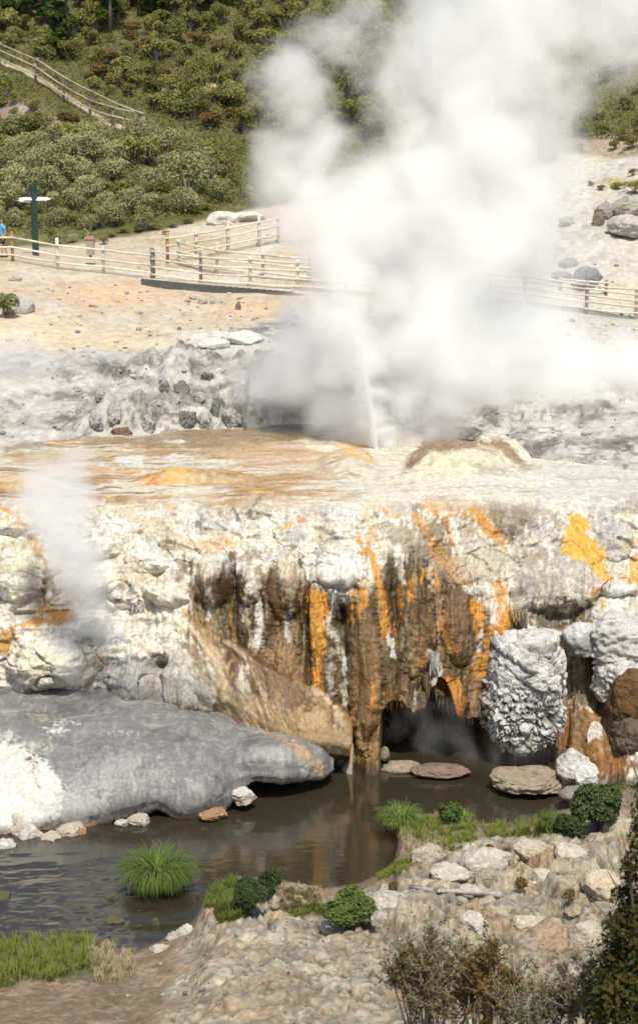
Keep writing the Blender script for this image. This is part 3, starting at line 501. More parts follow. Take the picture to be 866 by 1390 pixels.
    st_ = [e(270, 122, 24, 4, (.55, .38, .25), .8, 2), p([(-60, 120), (0, 128), (40, 150), (66, 165), (30, 172), (-60, 160)], (.28, .2, .17), .7, 5), e(35, 152, 12, 4, (.45, .4, .36), .6), e(85, 175, 18, 10, (.32, .27, .23), .6), p([(790, 190), (860, 172), (900, 200), (830, 216), (790, 212)], (.42, .33, .25), .7, 6), l([(792, 122), (815, 108)], 3, (.5, .36, .25), .7), e(840, 252, 26, 5, (.3, .27, .06), .8, 3), e(225, 362, 20, 3, (.2, .2, .07), .6, 3), e(240, 328, 40, 4, (.25, .25, .08), .6, 3),
          e(735, 460, 22, 8, (.72, .66, .3), .9, 3), e(715, 472, 14, 5, (.7, .62, .3), .6), l([(232, 385), (300, 402), (325, 440)], 2, (.4, .3, .2), .5, 3), e(160, 400, 60, 12, (.6, .38, .2), .6, 8), e(330, 420, 50, 12, (.6, .4, .22), .5, 8), e(300, 462, 40, 10, (.6, .58, .53), .8, 5), e(25, 412, 30, 10, (.35, .33, .3), .5, 5), p([(30, 420), (110, 440), (240, 470), (120, 474), (0, 470), (-60, 440)], (.62, .5, .3), .5, 6), e(200, 479, 40, 2, (.4, .33, .1), .6, 2)]
    c = paint(c, px, py, st_, (wx * .3, wy * .3), fbm(px / 8., py / 5., 4, 4, .6) * 2)
    # the light stair track along the hill
    c = paint(c, px, py, [l([(-200, 20), (0, 84), (50, 108), (100, 142), (150, 170), (196, 178)], 2.5, (.5, .42, .3), .8, 2)], (0 * px, 0 * px), 0 * px)
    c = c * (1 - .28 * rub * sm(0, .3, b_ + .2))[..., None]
    c = c * (1 + .25 * f[..., None])
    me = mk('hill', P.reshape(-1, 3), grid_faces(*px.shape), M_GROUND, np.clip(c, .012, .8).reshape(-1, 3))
    o = obj('hillside', me); tag(o, kind='structure'); return o, P
hillo, HP = build_hill()
print('hill', time.time() - T0)

# ---------- near bank: rocks and soil on this side of the stream
SHORE = [(-700, 1285), (-100, 1280), (0, 1274), (60, 1268), (130, 1270), (175, 1290), (215, 1276), (262, 1250), (285, 1205), (320, 1186), (380, 1190), (430, 1204), (490, 1196), (540, 1168), (530, 1140), (522, 1122), (545, 1106), (600, 1100), (650, 1116), (720, 1112), (765, 1095), (800, 1078), (866, 1060), (1600, 1050)]
def build_bank():
    pxs = np.concatenate([np.linspace(-1500, -60, 60)[:-1], np.arange(-60, 930, 2.2), np.linspace(930, 2400, 60)])
    sp = np.interp(pxs, [q[0] for q in SHORE], [q[1] for q in SHORE])
    sp = blur(sp[:, None], 2, 0)[:, 0]
    r1 = at(pxs, sp, yz(pxs, sp, 0.0)); r0 = r1.copy(); r0[:, 2] = -1.2; r0[:, 1] += .35
    r1[:, 2] -= .02
    def ln(off, z, lim=9999):
        q = np.minimum(sp + off, lim); return at(pxs, q, yz(pxs, q, z))
    r2 = ln(9, .22); r3 = ln(30, .42)
    q4 = np.maximum(sp + 75, 1215); z4 = np.interp(pxs, [-60, 200, 300, 560, 700, 930], [.6, .7, .8, 1.0, 1.0, 1.2]); r4 = at(pxs, q4, yz(pxs, q4, z4))
    q5 = np.full_like(pxs, 1400.) + 0 * sp; z5 = np.interp(pxs, [-60, 200, 930], [1.3, 1.5, 1.9]); r5 = at(pxs, q5, yz(pxs, q5, z5))
    xx = r5[:, 0]
    r6 = np.stack([xx * .8, 0 * xx + 8.5, 0 * xx + 5.0], -1); r7 = np.stack([xx * .8, 0 * xx + 3, 0 * xx + 8.2], -1); r8 = np.stack([xx * .8, 0 * xx - 4, 0 * xx + 9.6], -1); r9 = np.stack([xx * 1.5, 0 * xx - 120, 0 * xx + 9.6], -1)
    P = sheet([r0, r1, r2, r3, r4, r5, r6, r7, r8, r9], pxs, [6, 8, 14, 45, 120, 20, 10, 8, 6], 1, 2)
    X, Y, Z = P[..., 0], P[..., 1], P[..., 2]; px, py = proj(P); rows = np.arange(P.shape[0])[:, None] + 0 * px
    N = normals(blur(blur(P, 4, 0), 4, 1)); N *= np.sign(N[..., 2:3] + 1e-9)
    land = sm(12, 34, rows) * sm(215, 190, rows)
    rocky = land * sm(180, 300, px + fbm(px / 40., py / 30., 1, 3) * 60) * sm(-2, 1.5, (py - np.interp(px, [200, 300, 380, 560, 700, 870], [1250, 1240, 1215, 1180, 1130, 1110])) / 12)
    wx = X + .25 * fbm(X, Y, 1, 3); wy = Y + .25 * fbm(X, Y, 8, 3)
    f1, g, idr = cells(wx * .85, wy * .75, 2); f1b, gb, idb = cells(wx * 2.3, wy * 2.0, 5)
    nearf = .35 + .65 * sm(1330, 1240, py); slab = (sm(.0, .3, g) * (.05 + idr * .26) + sm(0, .3, gb) * (.02 + .10 * idb)) * nearf
    d = rocky * (slab + .09 * fbm(X * 3, Y * 3, 2, 5, .65) + .07 * fbm(X * 1.1, Y * 1.1, 2, 3)) + (land - rocky * .7) * (.12 * fbm(X * 1.2, Y * 1.2, 5, 4)) + .03 * fbm(X * 6, Y * 6, 2, 3) * land
    d -= rocky * .07 * sm(.05, .0, np.abs(fbm(X * 1.3, Y * 1.6, 26, 4, .6)))
    P[..., 2] += d
    a_ = fbm(X * .9, Y * .9, 2, 5, .6); b_ = fbm(X * 2.2, Y * 2.2, 6, 5, .65); f = fbm(X * 9, Y * 9, 6, 3, .65)
    c = np.zeros(P.shape) + np.array((.33, .27, .185)); c = mix(c, (.42, .375, .28), sm(-.1, .2, a_)); c = mix(c, (.23, .215, .185), sm(.05, .3, b_) * .85); c = mix(c, (.36, .23, .12), sm(.1, .4, fbm(X * .8, Y * .8, 20, 4)) * .7)
    c = mix(c, (.14, .11, .075), sm(.10, .0, g) * .55 * (rocky > .3)); c = mix(c, (.2, .16, .11), sm(.06, .0, gb) * .35)
    soil = np.zeros(P.shape) + np.array((.2, .14, .09)); soil = mix(soil, (.3, .23, .15), sm(-.1, .3, b_)); soil = mix(soil, (.1, .1, .04), sm(.1, .4, a_) * .6)
    c = soil + (c - soil) * sm(.05, .6, rocky)[..., None]
    m = sm(195, 215, rows); c = mix(c, (.1, .1, .045), m)
    c = mix(c, (.09, .07, .045), sm(.16, .02, P[..., 2]) * .8)
    BS = [p([(0, 1268), (150, 1268), (150, 1330), (-80, 1330), (-80, 1268)], (.09, .1, .035), .8, 6), l([(500, 1198), (560, 1188), (600, 1180)], 4, (.22, .1, .05), .7, 4), l([(505, 1205), (570, 1195)], 3, (.3, .17, .1), .6, 3), e(735, 1190, 26, 5, (.4, .2, .09), .6, 4), e(700, 1200, 50, 14, (.5, .38, .22), .4, 8), l([(60, 1000), (61, 1001)], 1, G)]
    c = paint(c, px, py, BS, (fbm(px / 20., py / 14., 1, 3) * 9, fbm(px / 20., py / 14., 5, 3) * 5), fbm(px / 8., py / 6., 3, 3) * 2)
    ck = np.abs(fbm(X * 1.3, Y * 1.6, 26, 4, .6)); c = mix(c, (.11, .085, .055), sm(.05, .01, ck) * .75 * sm(.3, .8, rocky)); c = mix(c, (.2, .175, .14), sm(.1, .35, fbm(X * 1.7, Y * 1.7, 36, 4)) * .6)
    c = c * (1 + .45 * f[..., None]); c = mix(c, (.12, .09, .06), sm(.16, .34, fbm(X * 4, Y * 4, 16, 5, .7)) * .55 * rocky)
    me = mk('ground', P.reshape(-1, 3), grid_faces(*px.shape), M_BANK, np.clip(c, .015, .75).reshape(-1, 3))
    o = obj('ground', me); tag(o, kind='structure'); return o, P
banko, BP = build_bank()

# ---------- stream bed and water
bed = mk('stream_bed', np.array([(-140, -2, -1.1), (140, -2, -1.1), (140, 36, -1.1), (-140, 36, -1.1)]), np.array([[0, 1, 2, 3]]), plain('dark_mud', (.03, .026, .018)), smooth=False)
tag(obj('stream_bed', bed), kind='structure')
def build_water():
    xs = np.concatenate([np.linspace(-90, -9, 40)[:-1], np.arange(-9, 9, .05), np.linspace(9, 90, 40)]); ys = np.concatenate([np.arange(17, 32, .05), [33, 35]])
    X, Y = np.meshgrid(xs, ys)
    rap = sm(-1.2, -3.2, X + .6 * fbm(X * .5, Y * .5, 1, 2)) * sm(24.6, 23.2, Y + .15 * X + .5 * fbm(X * .4, Y * .4, 3, 2)) 
    Z = .003 * fbm(X * 2.5, Y * 1.6, 1, 3) + rap * (.06 * fbm(X * 1.1, Y * 2.6, 5, 4, .62) + .03 * billow(X * 3, Y * 6, 2, 2))
    me = mk('water', np.stack([X, Y, Z], -1).reshape(-1, 3), grid_faces(*X.shape), None)
    m, nt, b = nmat('stream_water'); N, L = nt.nodes.new, nt.links.new
    b.inputs['Base Color'].default_value = (.03, .025, .014, 1); b.inputs['Roughness'].default_value = .06; b.inputs['IOR'].default_value = 1.5
    b.inputs['Specular IOR Level'].default_value = 1.0
    tc = N('ShaderNodeTexCoord'); mp = N('ShaderNodeMapping'); mp.inputs['Scale'].default_value = (.8, 2.2, 1); L(tc.outputs['Object'], mp.inputs[0])
    n = N('ShaderNodeTexNoise'); n.inputs['Scale'].default_value = 2.6; n.inputs['Detail'].default_value = 4; n.inputs['Roughness'].default_value = .55; L(mp.outputs[0], n.inputs['Vector'])
    bp = N('ShaderNodeBump'); bp.inputs['Strength'].default_value = .3; bp.inputs['Distance'].default_value = .018; L(n.outputs[0], bp.inputs['Height']); L(bp.outputs[0], b.inputs['Normal'])
    me.materials.append(m); o = obj('water', me); tag(o, kind='structure')
build_water()

# ------------------------------------------------------------------ finding the ground under a picture point
from mathutils.bvhtree import BVHTree
def bvh(P, k):
    Q = P[::k, ::k]; return BVHTree.FromPolygons(Q.reshape(-1, 3).tolist(), grid_faces(*Q.shape[:2]).tolist())
BV_H = bvh(HP, 2); BV_B = bvh(BP, 2); BV_T = bvh(TQ, 3)
def hit(px, py, bv):
    u, dy, dz = ray(px, py); d = Vector((float(u), float(dy), float(dz))).normalized()
    h = bv.ray_cast(Vector((0, 0, CH)), d); return h[0]
def drop(x, y, bv, z=60):
    h = bv.ray_cast(Vector((x, y, z)), Vector((0, 0, -1))); return h[0].z if h[0] else None
def mpp(P): return math.hypot(P[1], 0) / FPX          # metres per photo pixel at that depth

# ------------------------------------------------------------------ smooth lobes of sinter (each a real shell with an underside)
def lobe(name, lines, x0, x1, step, rows, by, bx, disp, mat, colf, kind='structure'):
    pxs = np.arange(x0, x1 + .1, step) if x0 > -200 else np.concatenate([np.linspace(x0, -70, 50)[:-1], np.arange(-70, x1 + .1, step)]); P = sheet(lines, pxs, rows, by, bx)
    N = facing(normals(P), P); px, py = proj(P); X, Y, Z = P[..., 0], P[..., 1], P[..., 2]
    P = P + N * disp(px, py, X, Y, Z)[..., None]
    px, py = proj(P); c = colf(px, py, P[..., 0], P[..., 1], P[..., 2], N)
    me = mk(name, P.reshape(-1, 3), grid_faces(*px.shape), mat, c.reshape(-1, c.shape[-1])); o = obj(name, me); tag(o, kind=kind); return o, P

AP = dict(front=[(-700, 1158), (-60, 1156), (0, 1148), (50, 1140), (110, 1122), (150, 1100), (175, 1100), (215, 1090), (260, 1106), (300, 1098), (312, 1075), (330, 1066), (350, 1056), (390, 1050), (420, 1052), (434, 1056), (439, 1054), (452, 1042)])
def apron():
    F = AP['front']
    def L(dy, z): return [(a, b + dy, 'z%.3f' % z) for a, b in F]
    back = [(-700, 925, 30.9), (200, 925, 30.9), (280, 945, 30.2), (340, 970, 29.7), (400, 994, 29.3), (436, 1012, 29.0), (452, 1030, 28.9)]
    top = [(-700, 942, 30.3), (200, 948, 30.1), (280, 966, 29.6), (340, 992, 29.0), (400, 1008, 28.6), (430, 1016, 28.5), (452, 1032, 28.7)]
    mid = [(-700, 1000, 28.0), (0, 1000, 28.0), (150, 990, 28.2), (250, 990, 28.2), (340, 1006, 28.2), (400, 1014, 28.1), (436, 1022, 28.2), (452, 1034, 28.5)]
    brow = [(-700, 1075, 26.3), (0, 1070, 26.4), (100, 1055, 26.7), (200, 1040, 27.0), (300, 1040, 27.1), (350, 1030, 27.4), (400, 1028, 27.7), (436, 1034, 28.0), (452, 1037, 28.4)]
    low = [(-700, 1130, 25.6), (0, 1122, 25.8), (100, 1100, 26.2), (200, 1078, 26.6), (250, 1085, 26.6), (310, 1060, 26.9), (350, 1048, 27.3), (400, 1046, 27.6), (436, 1052, 27.9), (452, 1041, 28.3)]
    pf = np.arange(-700, 453, 1)
    def fr(dz, dyy): 
        return [(a, b, 0) for a, b in F]
    tip = [(a, b, float(np.interp(a, [q[0] for q in low], [q[2] for q in low])) + .02) for a, b in F]
    pxs = np.concatenate([np.linspace(-700, -70, 50)[:-1], np.arange(-70, 452.1, 1.4)])
    tp = line_pos(tip, pxs); und = tp + np.array([0, .5, -.02]); und2 = tp + np.array([0, 1.4, -.05]); und3 = und2.copy(); und3[:, 2] = -1.2; und3[:, 1] += .3
    def disp(px, py, X, Y, Z):
        d = .16 * fbm(X * .8, Y * .8, Z * .8, 3) + .13 * billow(X * 1.1, Y * .9, Z, 3) + .025 * fbm(X * 6, Y * 6, Z * 2.5, 4, .65) + .02 * billow(X * 7, Y * 7, Z * 4, 2)
        front = sm(1010, 1060, py)
        d += front * (.05 * billow(X * 4.5, Z * 1.2, Y * 1.5, 3))
        for (cx, cy, rx, ry, h) in [(170, 1060, 70, 60, .28), (262, 1070, 50, 55, .3), (375, 1030, 60, 30, .22), (60, 1080, 80, 50, .2), (200, 962, 30, 8, .06), (310, 1045, 22, 30, -.15), (215, 1040, 20, 60, -.06), (42, 1032, 10, 8, -.12)]:
            d += h * np.exp(-(((px - cx) / rx) ** 2 + ((py - cy) / ry) ** 2) * 1.6)
        return d
    def col(px, py, X, Y, Z, N):
        a = fbm(X * 1.1, Y * 1.1, Z * 2, 5, .6); b_ = fbm(X * 7, Y * 2.4, Z * 2.5, 4, .6); g2 = fbm(X * .6, Y * 2.2, 3, 4)
        c = np.zeros(px.shape + (3,)) + np.array((.165, .163, .155)); c = mix(c, (.26, .255, .24), sm(-.1, .4, b_) * .8); c = mix(c, (.10, .10, .098), sm(.0, .35, a) * .75); c = mix(c, (.36, .35, .32), sm(.15, .45, g2) * .5); c = mix(c, (.42, .415, .39), sm(.3, .5, fbm(X * 5, Y * 9, Z * 4, 4, .65)) * .7)
        wx, wy = fbm(px / 16., py / 12., 1, 4) * 10, fbm(px / 16., py / 9., 9, 4) * 7
        s_ = [p([(-700, 1000), (0, 1008), (25, 1012), (60, 1032), (90, 1068), (82, 1108), (50, 1128), (0, 1150), (-700, 1200)], W2, .9, 4), e(75, 990, 8, 4, W2, .8), e(8, 1000, 10, 6, W2, .6), e(40, 1015, 26, 6, (.5, .48, .36), .5, 5), l([(42, 1034), (50, 1055), (54, 1068)], 1.6, (.3, .2, .1), .8, 2), e(41, 1032, 4, 2, (.08, .05, .03), .9, 2), e(85, 981, 10, 1.5, W2, .6, 1), e(165, 995, 10, 1.5, W2, .4, 1), l([(230, 945), (310, 960), (380, 1000), (432, 1035)], 3, (.36, .25, .14), .8, 3), l([(400, 1012), (430, 1040), (440, 1056)], 5, (.42, .3, .17), .8, 4), e(52, 972, 14, 3, (.35, .33, .2), .6, 3), e(420, 1048, 10, 10, (.42, .36, .28), .5, 4),
              e(100, 1095, 40, 26, (.4, .4, .37), .5, 10), e(160, 1050, 60, 30, (.33, .32, .3), .5, 12), l([(150, 1060), (140, 1100)], 6, GL, .4, 4)]
        c = paint(c, px, py, s_, (wx, wy), fbm(px / 6., py / 5., 3, 4, .6) * 2)
        c = mix(c, (.4, .22, .1), sm(.16, .04, Z) * .5); 
        c *= (1 + .3 * fbm(X * 14, Y * 12, Z * 12, 3))[..., None]
        wet = sm(1010, 960, py) * .6 + .25
        return np.concatenate([np.clip(c, .02, .75), (wet + 0 * px)[..., None]], -1)
    return lobe('grey_sinter_apron', [back, top, mid, brow, low, tp, und, und2, und3], -700, 452, 1.4, [10, 70, 60, 50, 30, 6, 8, 6], 5, 5, disp, M_SMOOTH, col)
apr, APP = apron()

def ramp():
    """brown flowstone ramp that runs down to the right and ends in a rounded nose"""
    xs = [238, 250, 270, 300, 330, 360, 390, 420, 445, 465, 480, 490]
    topy = [846, 846, 852, 868, 885, 905, 922, 940, 955, 972, 995, 1015]
    topY = [q - o_ for o_, q in zip((-.1, .0, .22, .4, .5, .55, .55, .55, .5, .45, .4, .3), (30.7, 30.6, 30.5, 30.3, 30.15, 30.0, 29.85, 29.7, 29.55, 29.4, 29.3, 29.4))]
    boty = [935, 948, 958, 968, 985, 1003, 1016, 1019, 1018, 1020, 1022, 1022]
    botY = [q - .15 for q in (30.45, 30.15, 29.9, 29.7, 29.4, 29.2, 29.0, 28.8, 28.75, 28.8, 28.95, 29.2)]
    k = np.array
    back = [(x, y - 5, Y + .9) for x, y, Y in zip(xs, topy, topY)]
    top = list(zip(xs, topy, topY)); q = lambda f, o: [(x, a * (1 - f) + b * f, A * (1 - f) + Bq * f - o) for x, a, b, A, Bq in zip(xs, topy, boty, topY, botY)]
    bot = list(zip(xs, boty, botY)); pxs = np.arange(238, 490.1, 1.3); bp = line_pos(bot, pxs)
    def disp(px, py, X, Y, Z):
        ends = sm(238, 262, px) * sm(492, 470, px)
        d = .12 * billow(X * 1.4 + Z * .8, Z * .8, Y, 3) + .02 * fbm(X * 8, Y * 8, Z * 5, 4, .65) + .05 * billow(X * 5 + Z * 2, Z * 1.0, 3, 3)
        for (cx, cy, rx, ry, h) in [(425, 985, 42, 38, .32), (375, 965, 22, 30, .15), (330, 930, 14, 40, .15), (480, 1000, 14, 30, .15), (285, 915, 14, 50, .12), (250, 922, 46, 44, .34), (350, 930, 4, 20, -.08), (450, 970, 4, 30, -.06), (419, 966, 5, 3, -.08)]:
            d += h * np.exp(-(((px - cx) / rx) ** 2 + ((py - cy) / ry) ** 2) * 1.6)
        d += .05 * np.exp(-(seg_d(px, py, [(400, 925), (440, 948), (462, 975)]) / 4) ** 2) + .06 * np.exp(-(seg_d(px, py, [(258, 850), (285, 885), (308, 950)]) / 4) ** 2) + .05 * np.exp(-(seg_d(px, py, [(305, 872), (335, 895), (360, 950)]) / 4) ** 2)
        return d * ends - .8 * (1 - ends)
    def col(px, py, X, Y, Z, N):
        c = stain_color(px, py, X, Z, Y); wet = sm(.3, .16, c.mean(-1)) * .8
        return np.concatenate([c, (.05 + wet * .3)[..., None]], -1)
    return lobe('brown_flowstone_ramp', [back, top, q(.35, .14), q(.75, .16), bp, bp + k([0, .4, .05]), bp + k([0, 1.2, -.1])], 238, 490, 1.3, [8, 40, 45, 30, 6, 6], 3, 5, disp, M_SMOOTH, col)
rmp, RP = ramp()
print('lobes', time.time() - T0)

# ---------- hanging drip fringe under the lips
def cone_field(spec, seed):
    r = random.Random(seed); V = []; F = []; CC = []
    for (x, y, z, ln, rad, c) in spec:
        k = 6; b = len(V); ax, ay = r.uniform(-.15, .15) * ln, r.uniform(-.1, .1) * ln
        for j, (t, rr) in enumerate(((-.25, 1.1), (.25, .75), (.65, .4))):
            for i in range(k):
                a = i * 2 * math.pi / k; q = rad * rr * r.uniform(.8, 1.2); V.append((x + ax * t + q * math.cos(a), y + ay * t + q * math.sin(a), z - ln * t)); CC.append(c)
        V.append((x + ax, y + ay, z - ln)); CC.append(c)
        for j in range(2):
            for i in range(k): F.append((b + j * k + i, b + j * k + (i + 1) % k, b + (j + 1) * k + (i + 1) % k, b + (j + 1) * k + i))
        for i in range(k): F.append((b + 2 * k + i, b + 2 * k + (i + 1) % k, b + 3 * k))
    return V, F, CC
def fringe(name, pts, n, parent, seed, lrange, c, rad=.03, bv=None):
    """pts: picture points along a lip with depth"""
    r = random.Random(seed); spec = []
    xs = [q[0] for q in pts]
    for i in range(n):
        x = r.uniform(min(xs), max(xs)); y = float(np.interp(x, xs, [q[1] for q in pts])) + r.uniform(-2, 1); Y = float(np.interp(x, xs, [q[2] for q in pts])) + r.uniform(0, .12)
        P = at(x, y, Y); k = r.uniform(.75, 1.15); spec.append((P[0], P[1], P[2] + .03, r.uniform(*lrange), rad * r.uniform(.6, 1.3), [q * k for q in c]))
    V, F, CC = cone_field(spec, seed); me = mk(name, np.array(V), F, M_ROCK, np.array(CC)); o = obj(name, me, parent); tag(o, kind='stuff'); return o
fringe('stalactite', [(125, 1112, 26.1), (150, 1103, 26.3), (200, 1093, 26.55), (215, 1090, 26.6)], 70, apr, 1, (.06, .2), (.33, .32, .29))
fringe('stalactite', [(330, 1062, 27.2), (352, 1054, 27.45), (390, 1050, 27.65), (430, 1054, 27.95)], 60, apr, 2, (.05, .16), (.36, .33, .28))
fringe('stalactite', [(395, 1014, 29.0), (420, 1017, 28.85), (445, 1016, 28.8), (488, 1020, 29.2)], 110, rmp, 3, (.06, .26), (.38, .27, .14))
fringe('stalactite', [(518, 958, 29.45), (540, 945, 29.4), (555, 942, 29.4), (572, 920, 29.4), (590, 940, 29.5), (610, 955, 29.5), (640, 972, 29.6)], 60, terrace, 4, (.08, .38), (.2, .14, .08), .05)
fringe('stalactite', [(585, 895, 29.35), (594, 897, 29.35)], 14, terrace, 8, (.3, .55), (.5, .48, .42), .05)
fringe('stalactite', [(448, 806, 30.0), (462, 812, 29.9), (485, 812, 29.9)], 12, terrace, 5, (.08, .25), (.4, .38, .32), .05)
fringe('stalactite', [(690, 832, 30.2), (720, 838, 30.1)], 12, terrace, 6, (.15, .45), (.42, .36, .22), .04)
fringe('stalactite', [(178, 828, 31.2), (196, 830, 31.2)], 12, terrace, 7, (.1, .3), (.5, .47, .4), .03)

# ------------------------------------------------------------------ boulders and loose rocks
_ico = {}
def ico(n):
    if n not in _ico:
        bm = bmesh.new(); bmesh.ops.create_icosphere(bm, subdivisions=n, radius=1); bm.verts.ensure_lookup_table()
        V = np.array([v.co[:] for v in bm.verts]); F = np.array([[v.index for v in f.verts] for f in bm.faces]); bm.free(); _ico[n] = (V, F)
    return _ico[n]
def rock_mesh(name, dims, seed, n=4, cut=9, rough=.1, strata=0, c=(.4, .37, .31), c2=(.24, .22, .19), ctop=None, box=0., mat=None, flat=.15, tongue=False):
    V, F = ico(n); r = np.random.RandomState(seed); V = V.copy()
    if box: V = np.sign(V) * np.abs(V) ** (1 - box * .5); V /= np.abs(V).max()
    for i in range(cut):                                   # planar breaks
        nrm = r.normal(size=3); nrm /= np.linalg.norm(nrm); h = r.uniform(.62, .95); dd = V @ nrm - h; V -= np.clip(dd, 0, None)[:, None] * nrm * .9
    o = seed * 3.7; P = V * 1.0
    nn = fbm(P[:, 0] * 1.3 + o, P[:, 1] * 1.3, P[:, 2] * 1.3, 3) * rough * 1.6 + fbm(P[:, 0] * 5 + o, P[:, 1] * 5, P[:, 2] * 5, 4, .6) * rough * .6 - billow(P[:, 0] * 2.2 + o, P[:, 1] * 2.2, P[:, 2] * 2.8, 3) * rough * 1.1
    if strata: s_ = V[:, 2] * strata + fbm(P[:, 0] * 1.5 + o, P[:, 1] * 1.5, P[:, 2] * 2, 3) * 1.8; nn += np.abs((s_ % 1) - .5) * rough * .9
    V = V * (1 + nn)[:, None]; V[:, 2] = np.where(V[:, 2] < -.75, -.75 + (V[:, 2] + .75) * flat, V[:, 2])
    col = np.zeros(V.shape) + np.array(c); b_ = fbm(P[:, 0] * 3 + o, P[:, 1] * 3, P[:, 2] * 3, 4, .65); col = mix(col, c2, sm(.0, .4, b_)); 
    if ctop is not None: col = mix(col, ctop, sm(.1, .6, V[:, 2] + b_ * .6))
    if tongue: col = mix(col, O, sm(.30, .12, np.abs(V[:, 0] - .42 + .2 * b_)) * sm(-.9, -.3, -V[:, 2] * 0 + V[:, 2] + b_) * (V[:, 1] < .3))
    V = V * (np.array(dims) / 2); V[:, 2] -= V[:, 2].min() * .92
    return mk(name, V, F, mat or M_STONE, np.clip(col * (1 + .2 * b_[:, None]), .01, .8))
def rock(px0, px1, py0, py1, Y, seed, label, group=None, depth=.9, rz=0, name='boulder', sink=.1, cat='rock', **k):
    """a rock whose outline spans the given picture box when it stands at depth Y"""
    wd = (px1 - px0) * Y / FPX; ht = (py1 - py0) * Y / FPX
    b = at((px0 + px1) / 2, py1, Y); me = rock_mesh(name, (wd, wd * depth, ht * (1 + sink)), seed, **k)
    o = obj(name, me); o.location = (b[0], b[1], b[2] - ht * sink); o.rotation_euler = (0, 0, rz); tag(o, label, cat, group); return o
WG = dict(c=(.52, .50, .45), c2=(.24, .23, .2)); 
# the big white boulder, right of the cave
def big_boulder():
    V, F = ico(7); V = V.copy(); P = V.copy() + np.array([3.3, 1.7, 0]); P[:, 2] = V[:, 2]
    V = np.sign(V) * np.abs(V) ** .78; V /= np.abs(V).max(0); rr_ = np.random.RandomState(5)
    for nv, h_ in (((-.7, -.5, .75), 1.12), ((.75, -.3, .6), 1.18), ((.15, -.9, .5), 1.05), ((-.95, -.3, -.1), .9), ((.9, -.5, .05), .98), ((-.3, -.95, .1), .95), ((.4, -.9, -.2), .95), ((.5, -.6, .8), 1.2), ((-.2, -.4, .95), 1.0), ((-.6, -.8, -.4), 1.05), ((.7, -.7, -.5), 1.1)):
        nv = np.array(nv) / np.linalg.norm(nv); dd = V @ nv - h_; V -= np.clip(dd, 0, None)[:, None] * nv * .9
    zz = V[:, 2]
    s_ = zz * 5.5 + fbm(P[:, 0] * 1.3, P[:, 1] * 1.3, P[:, 2] * 1.6, 4) * 2.2 + P[:, 0] * .6
    st2 = np.abs((s_ % 1) - .5) * 2
    low = sm(.45, -.1, zz)
    f1, g, idr = cells(P[:, 0] * 1.7 + P[:, 1] * 1.1 + .8 * fbm(P[:, 0] * 2, P[:, 1] * 2, P[:, 2] * 2, 3), zz * 4.2 + .9 * P[:, 0] + .8 * fbm(P[:, 0] * 2 + 8, P[:, 1] * 2, zz * 2, 3), 4)
    f2, g2, idr2 = cells(P[:, 0] * 3.2 - P[:, 1] * 2 + .9 * fbm(P[:, 0] * 3, zz * 3, 7, 3), zz * 13 + P[:, 0] * 1.2 + 1.6 * fbm(P[:, 0] * 2.5, zz * 3, 1, 3), 8)
    d = .20 * sm(0, .18, g) * (idr - .25) - .07 * (1 - sm(0, .12, g2)) * (.3 + low) - .08 * (1 - sm(0, .1, g)) + .07 * sm(0, .25, g2) * idr2 * (low * .8 + .15) + .035 * (1 - 2 * np.abs(fbm(P[:, 0] * 2.2, P[:, 1] * 2.2, zz * 8, 4, .6)) * 2) * (.4 + low) + low * .05 * st2 + .05 * fbm(P[:, 0] * 3, P[:, 1] * 3, P[:, 2] * 3, 5, .6) - .05 * billow(P[:, 0] * 3, P[:, 1] * 3, P[:, 2] * 9, 3) * (low * .7 + .3)
    d += .13 * fbm(P[:, 0] * 1.4 + 4, P[:, 1] * 1.4, P[:, 2] * 1.8, 3) - .10 * sm(.35, .6, fbm(P[:, 0] * 2, P[:, 1] * 2, P[:, 2] * 6 + 9, 3)) 
    V = V * (1 + d)[:, None]
    V[:, 0] *= 1 - .16 * sm(.45, 1, zz) - .16 * sm(-.3, -1, zz); V[:, 0] += .05 * zz
    V[:, 1] += .12 * sm(-.6, -1, zz)                       # undercut foot
    a = fbm(P[:, 0] * 2.2, P[:, 1] * 2.2, P[:, 2] * 3, 5, .65)
    c = np.zeros(V.shape) + np.array((.60, .585, .54)); c = mix(c, (.33, .32, .29), sm(-.05, .35, a) * .85); c = mix(c, (.42, .385, .29), sm(-.45, -.8, zz) * .8); c = mix(c, (.07, .065, .055), sm(.16, .02, g2) * (.15 + low) * .9); c = mix(c, (.05, .05, .045), sm(.10, 0.02, g) * .85 * (.4 + low))  # gaps between the plates darkened: crevice shade in the vertex colour
    c = mix(c, (.1, .09, .07), sm(.15, .45, fbm(P[:, 0] * 2, P[:, 1] * 2, P[:, 2] * 5 + 3, 4)) * sm(.35, .1, zz) * sm(-.6, -.1, zz) * .7)
    c *= (1 + .3 * fbm(P[:, 0] * 12, P[:, 1] * 12, P[:, 2] * 14, 3))[:, None]
    Y = 28.9; wd = 112 * Y / FPX; ht = 176 * Y / FPX
    V = V * np.array([wd / 2 * .98, .85, ht / 2]); V[:, 2] -= V[:, 2].min()
    o = obj('boulder', mk('boulder', V, F, M_STONE, np.clip(c, .01, .8))); b = at(712, 1038, Y + .1); o.location = (b[0], b[1] + .7, max(b[2], -.02) - .05)
    tag(o, 'tall white crusted boulder with crumbly dark layers, standing at the water right of the cave', 'boulder')
big_boulder()
rock(688, 768, 846, 885, 29.5, 11, 'flat white crusted ledge stone capping the tall white boulder', name='ledge_stone', cat='stone', n=5, cut=6, rough=.1, depth=.8, strata=2, box=.5, **WG)
